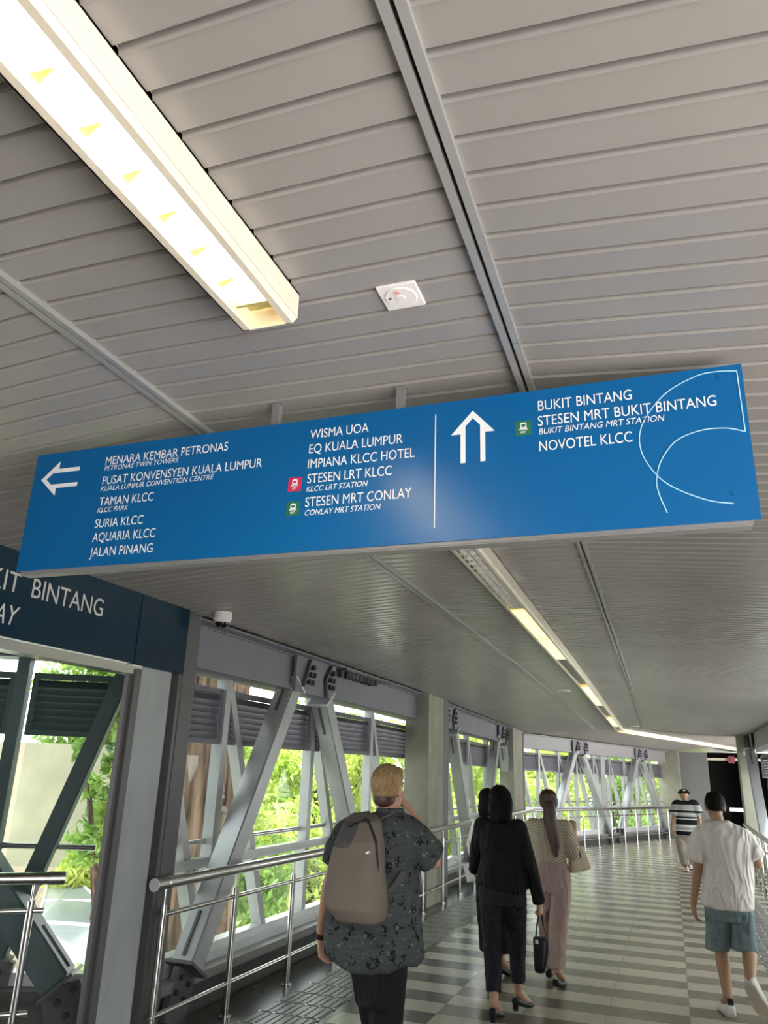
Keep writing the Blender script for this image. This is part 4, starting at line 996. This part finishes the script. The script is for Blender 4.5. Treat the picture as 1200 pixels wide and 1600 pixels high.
strap_path([B(345, 440, -.15), B(365, 405, -.10), B(400, 400, -.02), B(400, 440, .10), B(395, 540, .15), B(390, 700, .15)], .055, .012, 'shoulder_strap', M['pack_dark'], bk)
strap_path([B(395, 430, -.24), B(420, 440, -.26), B(465, 560, -.31), B(475, 700, -.30), B(478, 790, -.29)], .010, .006, 'zip', M['strap'], bk)
strap_path([B(310, 480, -.30), B(360, 455, -.28), B(410, 440, -.26)], .010, .006, 'zip', M['strap'], bk)
strap_path([B(395, 640, -.33), B(425, 625, -.34)], .016, .010, 'buckle', M['alu'], bk)
strap_path([B(525, 870, -.14), B(580, 800, -.15), B(620, 740, -.14)], .030, .006, 'side_strap', M['pack_dark'], bk)

# --- woman in the black suit -----------------------------------------------------------------------
B = Px(700, 1200, 4.0, 6.62)
J = dict(f=(0.08, 1), head=B(325, 200), neck=B(328, 305), shL=B(215, 352), shR=B(442, 372), elL=B(178, 520, .05), wrL=B(165, 640, .22), elR=B(508, 600, -.02), wrR=B(570, 842, .05),
         hipL=B(275, 790), hipR=B(405, 790), knL=B(280, 1090, .02), knR=B(430, 1060, .14), anL=B(288, 1475, -.12), anR=B(436, 1395, .22))
gl, gr = fz(6.5), fz(6.85)
J['toeL'] = Vector((J['anL'].x+.02, J['anL'].y+.15, gl+.03)); J['toeR'] = Vector((J['anR'].x+.075, J['anR'].y+.14, gr+.03))
J['handL'] = ((0, .8, -.4), (1, 0, 0), (0, .3, 1), .6); J['handR'] = ((.12, .15, -1), (-.9, .2, 0), (.2, 1, .1), 1.05)
bm = bmesh.new(); b_body(bm, J, True); hp2 = b_head(bm, J['head'], (0.05, 1), .95)
w1 = skinned('person', bm, M['skin_fair'], None, (J['hipL'].x+.06, 6.62, fz(6.62)), voxel=0.0065, smooth=3)
tag(w1, 'woman in a black trouser suit with long dark hair carrying a black handbag', 'person', 'people on the bridge'); face_bits(w1, hp2)
def ladies_hair(root, hp, mt, rings, name='hair'):
    P, rt, fw_, up, sc = hp; bm = bmesh.new()
    b_ell(bm, P(0, -.018, .030), .086*sc, .098*sc, .094*sc, rt, fw_, up, 4)
    for v in bm.verts:
        q = v.co - P(0, 0, 0); y, z = q.dot(fw_)/sc, q.dot(up)/sc
        if y > 0.02 and z < 0.06: v.co -= fw_*min(.09, (y-0.02)*1.1)*sc
    b_loft(bm, rings, n=22)
    return skinned(name, bm, mt, root, voxel=0.007, smooth=4, wrinkle=0.005, wscale=22, zstretch=.15)
ladies_hair(w1, hp2, M['hair_black'], [B.ring(150, 268, 385, .06, -.03), B.ring(210, 258, 402, .062, -.045), B.ring(270, 256, 400, .055, -.06), B.ring(320, 265, 395, .045, -.075), B.ring(345, 285, 380, .03, -.08)])
bm = bmesh.new()
b_loft(bm, [B.ring(318, 290, 370, .06), B.ring(335, 235, 430, .085), B.ring(372, 195, 470, .100), B.ring(460, 200, 480, .112), B.ring(570, 208, 490, .105), B.ring(660, 190, 492, .118), B.ring(715, 172, 494, .128), B.ring(752, 215, 492, .128), B.ring(775, 330, 486, .12)])
b_limb(bm, [B(240, 360), J['shL'], J['elL'], J['wrL']], [.066, .064, .056, .044], True)
b_limb(bm, [B(410, 375), J['shR'], J['elR'], J['wrR']], [.066, .064, .056, .046], True)
skinned('jacket', bm, M['black_cloth'], w1, voxel=0.009, smooth=4, wrinkle=0.005)
bm = bmesh.new(); b_loft(bm, [B.ring(690, 205, 480, .105), B.ring(790, 192, 488, .125), B.ring(850, 198, 489, .115)])
b_limb(bm, [B(268, 810, -.02), B(278, 1090, .02), B(284, 1398, -.10)], [.092, .070, .057], True); b_limb(bm, [B(416, 810, .0), B(432, 1060, .14), B(440, 1332, .20)], [.092, .068, .054], True)
skinned('trousers', bm, M['navy_cloth'], w1, voxel=0.009, smooth=4, wrinkle=0.006)
shoe(w1, J['anL'], J['toeL'], (gl+.045, gl), M['leather_black'], wdt=.040, heel=.043, low=.055); shoe(w1, J['anR'], J['toeR'], (gr+.055, gr+.004), M['leather_black'], wdt=.040, heel=.045, low=.055)
hb = empty('handbag', B(575, 1280, .05)); tag(hb, 'black handbag hanging from the suited woman\'s right hand', 'handbag')
bm = bmesh.new(); b_loft(bm, [B.ring(1060, 532, 632, .045, .06), B.ring(1140, 536, 634, .055, .06), B.ring(1240, 541, 620, .058, .06), B.ring(1276, 545, 606, .052, .06)], pw=3.2); skinned('bag_body', bm, M['leather_black'], hb, voxel=.008, smooth=3)
for dy in (.02, .10):
    strap_path([B(548, 1070, dy), B(556, 985, dy), B(568, 915, .06), B(582, 905, .06), B(596, 985, dy), B(616, 1070, dy)], .012, .008, 'handle', M['leather_black'], hb)
m = MB(); c = B(555, 1088, -.005); m.box(c.x-.012, c.x+.012, c.y-.004, c.y+.004, c.z-.012, c.z+.016); m.build('clasp', M['alu'], hb)

# --- woman hidden behind her: white sleeve, dark hair -----------------------------------------------
B2 = Px(700, 1200, 4.0, 7.9)
J = dict(f=(0.1, 1), head=B2(243, 205), neck=B2(255, 300), shL=B2(190, 338), shR=B2(335, 345), elL=B2(150, 480, .06), wrL=B2(165, 590, .22), elR=B2(350, 520, .04), wrR=B2(300, 600, .24),
         hipL=B2(235, 690), hipR=B2(325, 690), knL=B2(240, 960, .10), knR=B2(340, 960, -.02))
g3 = fz(7.9)
J['anL'] = Vector((J['knL'].x, 8.18, g3+.10)); J['anR'] = Vector((B2(345, 1200).x, 7.80, g3+.15)); J['toeL'] = J['anL']+Vector((.0, .15, -.06)); J['toeR'] = J['anR']+Vector((.05, .13, -.10))
J['handL'] = ((.3, .9, .1), (0, 0, 1), (1, 0, 0), .6); J['handR'] = ((-.3, .9, .1), (0, 0, 1), (-1, 0, 0), .6)
bm = bmesh.new(); b_body(bm, J, True); hp3 = b_head(bm, J['head'], (-0.35, 1), .95)
w2 = skinned('person', bm, M['skin_fair'], None, (J['hipL'].x+.06, 7.9, g3), voxel=0.0075, smooth=3)
tag(w2, 'woman with bobbed dark hair and white sleeves, mostly hidden behind the black suit', 'person', 'people on the bridge'); face_bits(w2, hp3)
ladies_hair(w2, hp3, M['hair_black'], [B2.ring(140, 205, 295, .07, -.02), B2.ring(210, 194, 300, .085, -.015), B2.ring(270, 188, 300, .085, -.01), B2.ring(300, 200, 290, .06, -.01)])
bm = bmesh.new(); b_loft(bm, [B2.ring(315, 225, 300, .06), B2.ring(345, 175, 345, .095), B2.ring(460, 175, 345, .105), B2.ring(590, 190, 345, .095), B2.ring(700, 185, 355, .11)])
b_limb(bm, [B2(210, 345), J['shL'], J['elL'], J['wrL']], [.062, .060, .052, .036], True); b_limb(bm, [B2(320, 345), J['shR'], J['elR'], J['wrR']], [.062, .060, .050, .036], True)
skinned('blouse', bm, M['white_cloth'], w2, voxel=.010, smooth=4, wrinkle=.005)
bm = bmesh.new(); b_loft(bm, [B2.ring(640, 190, 350, .10), B2.ring(720, 180, 362, .125), B2.ring(900, 185, 388, .14), B2.ring(1140, 205, 392, .15)]); skinned('skirt', bm, M['black_cloth'], w2, voxel=.010, smooth=4, wrinkle=.006)
shoe(w2, J['anL'], J['toeL'], (g3, g3), M['leather_black'], wdt=.040, low=.055); shoe(w2, J['anR'], J['toeR'], (g3+.07, g3), M['leather_black'], wdt=.042, low=.055)
c = B2(180, 632, .25); m = MB(); m.bar(c+Vector((-.12, 0, -.05)), c+Vector((.10, .02, .02)), (0, .3, 1), .17, .006); o = m.build('paper_sheet', M['paper']); tag(o, 'white sheet of paper held by the half-hidden woman', 'paper')

# --- woman in dotted blouse and dusty pink trousers ---------------------------------------------------
B = Px(700, 1200, 4.0, 7.7)
J = dict(f=(0.05, 1), head=B(628, 215), neck=B(630, 310), shL=B(528, 360), shR=B(728, 372), elL=B(500, 500, .05), wrL=B(520, 560, .25), elR=B(778, 535, -.01), wrR=B(788, 395, .05),
         hipL=B(590, 690), hipR=B(705, 690), knL=B(610, 960, .14), knR=B(695, 960, .02), anL=B(632, 1225, .32), anR=B(680, 1260, -.04))
g4 = fz(7.7)
J['toeL'] = J['anL']+Vector((0, .16, -.07)); J['toeR'] = J['anR']+Vector((.03, .15, -.09))
J['handL'] = ((.3, .9, -.1), (0, 0, 1), (1, 0, 0), .7); J['handR'] = ((-.15, .1, 1), (-.3, 1, 0), (-1, -.3, 0), 1.0)
bm = bmesh.new(); b_body(bm, J, True); hp4 = b_head(bm, J['head'], (0.0, 1), .95)
w3 = skinned('person', bm, M['skin_fair'], None, (J['hipL'].x+.06, 7.7, g4), voxel=0.007, smooth=3)
tag(w3, 'woman with a long brown ponytail, dotted cream blouse and dusty pink trousers', 'person', 'people on the bridge'); face_bits(w3, hp4)
hr = ladies_hair(w3, hp4, M['hair_brown'], [B.ring(160, 585, 672, .07, -.04), B.ring(215, 572, 688, .06, -.05), B.ring(250, 590, 676, .04, -.06)])
bm = bmesh.new(); b_loft(bm, [B.ring(205, 612, 655, .022, -.135), B.ring(240, 598, 668, .030, -.15), B.ring(320, 598, 676, .036, -.16), B.ring(400, 620, 690, .036, -.165), B.ring(470, 638, 698, .030, -.165), B.ring(530, 655, 690, .020, -.16), B.ring(560, 668, 680, .008, -.16)], n=18); skinned('ponytail', bm, M['hair_brown'], w3, voxel=.007, smooth=4, wrinkle=.004, wscale=25, zstretch=.12)
bm = bmesh.new()
b_loft(bm, [B.ring(315, 600, 665, .055), B.ring(332, 545, 715, .085), B.ring(365, 503, 752, .102), B.ring(450, 512, 742, .112), B.ring(530, 528, 736, .105), B.ring(585, 530, 736, .108)])
b_limb(bm, [B(555, 362), J['shL'], J['elL'], J['wrL']], [.066, .066, .060, .044], True); b_limb(bm, [B(700, 372), J['shR'], J['shR'].lerp(J['elR'], .9)], [.068, .070, .068]); b_limb(bm, [J['elR'], J['elR'].lerp(J['wrR'], .45)], [.060, .050], True)
skinned('blouse', bm, M['dots'], w3, voxel=.009, smooth=4, wrinkle=.005)
bm = bmesh.new(); b_loft(bm, [B.ring(570, 545, 732, .098), B.ring(650, 540, 760, .118), B.ring(720, 560, 766, .128), B.ring(775, 580, 764, .115)])
b_limb(bm, [B(608, 790, .05), B(612, 960, .18), B(640, 1215, .30)], [.084, .070, .062], True)
b_loft(bm, [B.ring(740, 652, 767, .12, -.01), B.ring(860, 645, 760, .105, .0), B.ring(1000, 637, 744, .090, .0), B.ring(1246, 631, 729, .080, -.05)])
skinned('trousers', bm, M['pink_cloth'], w3, voxel=.009, smooth=4, wrinkle=.007)
shoe(w3, J['anL'], J['toeL'], (g4+.01, g4), M['leather_black'], wdt=.042, low=.06); shoe(w3, J['anR'], J['toeR'], (g4+.03, g4), M['leather_black'], wdt=.044, low=.06)
tb = empty('shoulder_bag', B(825, 645, .05)); tag(tb, 'cream shoulder bag held at the ponytailed woman\'s right side', 'handbag')
bm = bmesh.new(); r0 = B(812, 480, .06); 
b_loft(bm, [(B(800, 490, .06), Vector((.055, .02, .01)), Vector((-.02, .05, 0))), (B(815, 560, .06), Vector((.085, .03, .01)), Vector((-.02, .06, 0))), (B(826, 625, .06), Vector((.098, .03, .02)), Vector((-.02, .065, 0))), (B(822, 643, .06), Vector((.088, .03, .02)), Vector((-.02, .06, 0)))], pw=3.2)
skinned('bag_body', bm, M['cream_leather'], tb, voxel=.008, smooth=3)
for dy in (.02, .10): strap_path([B(805, 500, dy), B(795, 440, dy), B(788, 390, dy), B(796, 400, dy+.03), B(822, 505, dy)], .016, .007, 'handle', M['cream_leather'], tb)
strap_path([B(800, 455, .0), B(830, 560, -.01)], .014, .006, 'trim', M['strap'], tb)

# --- man in the white T-shirt -------------------------------------------------------------------------
B = Px(1020, 1200, 4.0, 7.55)
J = dict(f=(-0.12, 1), head=B(388, 238), neck=B(402, 325), shL=B(292, 425), shR=B(578, 432), elL=B(282, 625, -.02), wrL=B(254, 850, .05), elR=B(655, 598, -.02), wrR=B(640, 560, .26),
         hipL=B(400, 850), hipR=B(550, 850), knL=B(424, 1120, .10), knR=B(600, 1130, .02), anL=B(470, 1440, -.02), anR=B(612, 1355, -.28))
g5 = fz(7.55)
J['toeL'] = J['anL']+Vector((-.03, .16, -.06)); J['toeR'] = J['anR']+Vector((.045, .085, -.09))
J['handL'] = ((.0, .15, -1), (.9, .3, 0), (.2, 1, 0), .40); J['handR'] = ((-.3, .9, .3), (-.9, -.2, 0), (0, 0, 1), .6)
bm = bmesh.new(); b_body(bm, J); hp5 = b_head(bm, J['head'], (-0.1, 1), .98)
w4 = skinned('person', bm, M['skin_tan'], None, (J['hipL'].x+.07, 7.55, g5), voxel=0.0065, smooth=3)
tag(w4, 'man walking away in a loose white T-shirt, denim shorts and white shoes', 'person', 'people on the bridge'); face_bits(w4, hp5)
short_hair(w4, hp5, M['hair_black'], back=-0.03, thick=1.05)
bm = bmesh.new()
b_loft(bm, [B.ring(332, 350, 465, .068), B.ring(350, 320, 510, .090), B.ring(385, 265, 595, .115), B.ring(470, 285, 618, .135), B.ring(620, 322, 622, .140), B.ring(750, 316, 625, .145), B.ring(845, 312, 626, .148), B.ring(872, 340, 626, .148)])
b_limb(bm, [B(350, 425), B(300, 440), B(270, 578, -.02)], [.078, .078, .086], True); b_limb(bm, [B(525, 430), B(572, 446), B(644, 566, -.01)], [.076, .076, .078], True)
skinned('t_shirt', bm, M['white_cloth'], w4, voxel=.010, smooth=5, wrinkle=.012, wscale=5, zstretch=.45)
bm = bmesh.new(); b_loft(bm, [B.ring(820, 325, 622, .125), B.ring(900, 328, 626, .130), B.ring(950, 332, 628, .125)])
b_loft(bm, [B.ring(900, 330, 470, .125, .02), B.ring(1020, 332, 474, .110, .05), B.ring(1132, 328, 476, .100, .07)]); b_loft(bm, [B.ring(900, 485, 628, .125, .0), B.ring(1020, 486, 636, .110, .01), B.ring(1132, 490, 650, .100, .01)])
skinned('shorts', bm, M['denim'], w4, voxel=.010, smooth=4, wrinkle=.007, wscale=6)
shoe(w4, J['anL'], J['toeL'], (g5, g5), M['shoe_white'], wdt=.054, low=.085, sole=M['sole'])
# lifted rear shoe, its pale sole turned to the viewer
an, toe = J['anR'], J['toeR']; d = (toe-an); d = Vector((.10, .115, -.215)).normalized(); sd_ = Vector((1, -.35, .1)); sd_ = (sd_-d*sd_.dot(d)).normalized(); nn = d.cross(sd_)
if nn.y < 0: nn = -nn
hb_ = an - d*.035 - nn*.02
bm = bmesh.new(); b_loft(bm, [(hb_+d*.28*k+nn*(h/2), sd_*.054*w, nn*(h/2)) for k, w, h in ((0, .55, .06), (.06, .8, .088), (.28, .84, .085), (.5, .95, .065), (.72, 1.05, .052), (.9, .85, .042), (1, .4, .03))], n=20, pw=2.6)
so = skinned('shoe', bm, M['shoe_white'], w4, voxel=.006, smooth=3)
bm = bmesh.new(); b_loft(bm, [(hb_+d*.28*k-nn*.012, sd_*.056*w, nn*.016) for k, w in ((-.01, .6), (.06, .88), (.28, .88), (.5, .98), (.72, 1.1), (.9, .92), (1.01, .45))], n=20, pw=2.6); me = bpy.data.meshes.new('sole'); bm.to_mesh(me); bm.free(); link('sole', me, M['sole'], so)
m = MB(); c = J['anL']; m.box(c.x-.01, c.x+.035, c.y-.075, c.y-.052, c.z-.03, c.z+.015); m.build('heel_tab', M['strap'], w4)

# --- man in the bucket hat, walking towards us ---------------------------------------------------------
B = Px(1020, 1200, 4.0, 19.0)
J = dict(f=(0.05, -1), head=B(196, 172), neck=B(200, 200), shR=B(148, 228), shL=B(260, 228), elR=B(128, 318), wrR=B(120, 385, -.1), elL=B(292, 318), wrL=B(300, 380, -.1),
         hipR=B(172, 425), hipL=B(225, 425), knR=B(185, 525, -.15), knL=B(222, 525, .05), anR=B(208, 620, -.22), anL=B(228, 608, .25))
g6 = fz(19.0)
for s in 'LR': J['an'+s].z = g6+.09 if s == 'R' else g6+.12
J['toeR'] = J['anR']+Vector((0, -.17, -.05)); J['toeL'] = J['anL']+Vector((0, -.15, -.08))
J['handR'] = ((0, -.2, -1), (.9, 0, 0), (0, -1, 0), .5); J['handL'] = ((0, -.2, -1), (-.9, 0, 0), (0, -1, 0), .5)
bm = bmesh.new(); b_body(bm, J); hp6 = b_head(bm, J['head'], (0.05, -1), 1.0, 0.15)
w5 = skinned('person', bm, M['skin_fair'], None, (J['hipL'].x-.1, 19.0, g6), voxel=0.008, smooth=2)
tag(w5, 'man in a dark bucket hat and black and white striped shirt walking towards the viewer', 'person', 'people on the bridge'); face_bits(w5, hp6)
P_, rt, fw_, up, _s = hp6
bm = bmesh.new(); b_loft(bm, [(P_(0, -.01, .042), rt*.140, fw_*.150), (P_(0, -.01, .050), rt*.140, fw_*.150), (P_(0, -.008, .080), rt*.104, fw_*.118), (P_(0, -.008, .118), rt*.088, fw_*.102), (P_(0, -.010, .132), rt*.062, fw_*.075)], n=30, pw=2.0)
skinned('bucket_hat', bm, M['black_cloth'], w5, voxel=.009, smooth=2)
m = MB(); c = P_(0, .098, .095); m.box(c.x-.022, c.x+.022, c.y-.014, c.y+.010, c.z-.012, c.z+.012); m.build('hat_badge', M['white'], w5)
bm = bmesh.new()
b_loft(bm, [B.ring(206, 170, 230, .07, f=(0, -1)), B.ring(215, 145, 255, .10, f=(0, -1)), B.ring(240, 133, 272, .125, f=(0, -1)), B.ring(310, 146, 276, .135, f=(0, -1)), B.ring(400, 146, 276, .14, f=(0, -1)), B.ring(418, 146, 274, .138, f=(0, -1))])
b_limb(bm, [B(165, 228), J['shR'], B(130, 292)], [.10, .10, .105], True); b_limb(bm, [B(245, 228), J['shL'], B(288, 292)], [.10, .10, .105], True)
skinned('striped_shirt', bm, stripes_mat(B(200, 418).z-g6-.005, B(200, 204).z-g6), w5, voxel=.012, smooth=4, wrinkle=.005)
bm = bmesh.new(); b_loft(bm, [B.ring(400, 150, 245, .12, f=(0, -1)), B.ring(450, 150, 246, .12, f=(0, -1)), B.ring(480, 155, 244, .11, f=(0, -1))])
b_limb(bm, [J['hipR']-UPV*.08, J['knR'], J['anR']+UPV*.02], [.115, .092, .085], True); b_limb(bm, [J['hipL']-UPV*.08, J['knL'], J['anL']+UPV*.02], [.115, .092, .080], True)
skinned('trousers', bm, M['khaki'], w5, voxel=.012, smooth=4, wrinkle=.006)
shoe(w5, J['anR'], J['toeR'], (g6, g6), M['shoe_white'], wdt=.056, low=.09, sole=M['strap']); shoe(w5, J['anL'], J['toeL'], (g6+.05, g6), M['shoe_white'], wdt=.056, low=.09, sole=M['strap'])
# ------------------------------------------------------------------ the world outside the glass
m = MB(); m.box(-90, 60, -60, 110, -6.2, -6.0); o = m.build('ground', M['ground']); tag(o, kind='structure')
m = MB(); m.box(2.6, 40, -30, 60, -6.0, -5.9); o = m.build('bounce_slab', M['bounce_pale']); tag(o, kind='structure')  # unseen pale slab added to bounce sunlight onto the bridge ceiling
m = MB(); m.box(-13.5, -6.8, 9, 16, -6.0, -2.2); o = m.build('planted_bank', M['lawn']); tag(o, kind='structure')
m = MB(); 
a, b = at(33, 1160, 12.5), at(166, 1160, 12.5)
m.box(a.x-0.6, b.x+0.35, 12.5, 13.1, -6.0, a.z); o = m.build('retaining_wall', M['retaining']); tag(o, 'tall beige concrete wall outside the side passage glazing', 'wall')
def leaf_cloud(centres, n, size, droop=0.0):
    """many small leaf blades around clump centres"""
    vs = np.zeros((n*4, 3)); k = rng.integers(0, len(centres), n)
    C_ = np.array([c[:3] for c in centres])[k]; R_ = np.array([c[3] for c in centres])[k]
    d = rng.normal(size=(n, 3)); d /= np.linalg.norm(d, axis=1, keepdims=True); r = R_*rng.random(n)**(1/2.2)
    P = C_ + d*r[:, None]*np.array([1, 1, 0.85])
    a = rng.normal(size=(n, 3)); a[:, 2] -= droop; a /= np.linalg.norm(a, axis=1, keepdims=True)
    b = np.cross(a, rng.normal(size=(n, 3))); b /= np.linalg.norm(b, axis=1, keepdims=True)
    s = size*(0.6+0.8*rng.random(n))[:, None]
    vs[0::4] = P - a*s; vs[1::4] = P + b*s*0.38; vs[2::4] = P + a*s; vs[3::4] = P - b*s*0.38
    me = bpy.data.meshes.new('foliage'); me.vertices.add(n*4); me.vertices.foreach_set('co', vs.ravel())
    me.loops.add(n*4); me.loops.foreach_set('vertex_index', np.arange(n*4)); me.polygons.add(n); me.polygons.foreach_set('loop_start', np.arange(0, n*4, 4)); me.polygons.foreach_set('loop_total', np.full(n, 4))
    me.update(); return me
def tree(x, y, z_lo, z_hi, rad, n, size, mt, label, clumps=16, trunk=0.16, droop=0.3):
    root = empty('tree', (x, y, -6)); tag(root, label, 'tree', 'trees outside the bridge')
    cs = []
    for i in range(clumps):
        an = random.uniform(0, 2*math.pi); rr = rad*math.sqrt(random.random())*0.8; zz = random.uniform(z_lo, z_hi)
        cs.append((x+rr*math.cos(an), y+rr*math.sin(an), zz, rad*random.uniform(0.32, 0.55)))
    link('foliage', leaf_cloud(cs, n, size, droop), M[mt], root)['kind'] = 'stuff'
    mb = MB(); mb.tube((x, y, -6), (x+.1, y, z_hi*0.5), trunk, trunk*0.5, n=10)
    for c_ in cs[:7]: mb.tube((x+.05, y, max(-4, z_lo-0.6)), c_[:3], trunk*0.35, trunk*0.12, n=6)
    mb.build('trunk', M['bark'], root, smooth=True)
# the big rough trunk close to the glass
def big_trunk():
    root = empty('tree', (-5.6, 8.95, -6)); tag(root, 'thick rough-barked tree trunk just outside the nearest window', 'tree')
    def bole(path, name, seed):
        bm = bmesh.new(); n = 90; rows = []
        for (x, y, z, r) in path:
            ring = []
            for i in range(n):
                a = 2*math.pi*i/n
                rr = r*(1 + 0.20*noise.noise(Vector((math.cos(a)*3+seed, math.sin(a)*3, z*0.35))) + 0.17*noise.noise(Vector((math.cos(a)*8+seed, math.sin(a)*9, z*0.5))))
                ring.append(bm.verts.new((x+rr*math.cos(a), y+rr*math.sin(a), z)))
            rows.append(ring)
        for A, B in zip(rows, rows[1:]):
            for i in range(n): bm.faces.new((A[i], A[(i+1) % n], B[(i+1) % n], B[i]))
        bm.faces.new(rows[-1]); me = bpy.data.meshes.new(name); bm.to_mesh(me); bm.free(); return me
    p = [(-5.6+0.16*math.exp(-(k)/6.0), 9.25-0.012*k, -6+0.4*k, 0.42+0.5*math.exp(-k/4.5)) for k in range(28)]
    link('bole', bole(p, 'bole', 1.0), M['bark'], root, smooth=True)
    cs = [(-6.4+random.uniform(-4.0, 1.6), 8.8+random.uniform(-4.5, 4.5), random.uniform(4.6, 7.5), random.uniform(1.0, 1.9)) for _ in range(34)]  # unseen crown added overhead to shade the trunk and concrete wall
    link('foliage', leaf_cloud(cs, 30000, 0.15, 0.4), M['leaf_mid'], root)['kind'] = 'stuff'
    m = MB(); m.tube((-5.5, 9.3, 0.2), (-5.6, 11.0, 2.2), 0.07, 0.045); m.build('branch', M['bark'], root, smooth=True)
big_trunk()
T = [(-8.0, 11.4, 0.2, 3.4, 1.3, 5000, 0.13, 'leaf_dark', 'dark leafy tree beyond the big trunk'),
     (-6.6, 11.2, -2.4, 0.9, 1.2, 6000, 0.11, 'leaf_mid', 'fresh green shrub below the window left of the blond man'),
     (-8.4, 13.6, -2.5, 2.2, 1.6, 6000, 0.13, 'leaf_bright', 'yellow-green tree seen left of the blond man\'s backpack'),
     (-7.4, 16.5, -1.5, 2.6, 1.6, 6000, 0.13, 'leaf_bright', 'bright tree outside the window above the blond man\'s head'),
     (-8.8, 19.5, -2.0, 2.8, 1.9, 6500, 0.14, 'leaf_mid', 'green tree between the two concrete columns'),
     (-8.4, 24.0, -2.0, 2.6, 2.0, 6500, 0.15, 'leaf_bright', 'bright tree outside, left of the second concrete column'),
     (-7.0, 28.5, -2.2, 2.8, 2.2, 7500, 0.15, 'leaf_bright', 'yellow-green tree above the ponytailed woman\'s head'),
     (-4.6, 31.5, -2.2, 2.5, 2.2, 7500, 0.15, 'leaf_bright', 'yellow-green tree behind the far windows, second from the left'),
     (-2.2, 34.0, -2.2, 2.8, 2.2, 7500, 0.15, 'leaf_mid', 'green tree behind the middle of the far windows'),
     (0.2, 37.0, -2.2, 2.4, 2.2, 7000, 0.15, 'leaf_bright', 'bright tree behind the right end of the far windows'),
     (-11.3, 14.4, 1.8, 4.2, 1.5, 4500, 0.14, 'leaf_mid', 'tree topping the beige concrete wall'),
     (-7.7, 10.1, -1.2, 0.6, 0.75, 4500, 0.10, 'leaf_bright', 'yellow-green bush above the glass canopy'),
     (-6.55, 8.4, 0.6, 2.6, 0.5, 1300, 0.10, 'leaf_mid', 'thin leafy sprays hanging by the pier frame'),
     (-5.9, 7.6, -1.8, -0.4, 0.35, 260, 0.10, 'leaf_mid', 'sparse twig with leaves in front of the glass canopy')]
for x, y, zl, zh, rd, n_, sz, mt_, lb in T: tree(x, y, zl, zh, rd, int(n_*2.0), sz*0.72, mt_, lb, clumps=22)
# glass canopy below
cv = empty('glass_canopy', (-7.3, 8.6, -1.8)); tag(cv, 'pale glass canopy roof seen below through the side passage glazing', 'glass roof')
A_ = [at(75, 1380, 9.6), at(120, 1375, 9.6), at(205, 1450, 8.2), at(60, 1440, 8.2), at(40, 1560, 7.6), at(215, 1545, 7.6)]
def sheet(q, name, mt, th=0.02):
    m = MB(); m.prism(q, (0.0, 0.005, -th)); return m.build(name, mt, cv)
sheet([A_[0], A_[1], A_[2], A_[3]], 'upper_glass', M['canopy_glass']); sheet([A_[3], A_[2], A_[5], A_[4]], 'lower_glass', M['canopy_glass'])
for p, q in ((A_[0], A_[3]), (A_[1], A_[2]), (A_[3], A_[2]), (A_[0], A_[1]), ((A_[0]+A_[3])/2, (A_[1]+A_[2])/2)):
    m = MB(); m.tube(p, q, 0.02, n=8); m.build('glazing_bar', M['alu'], cv)
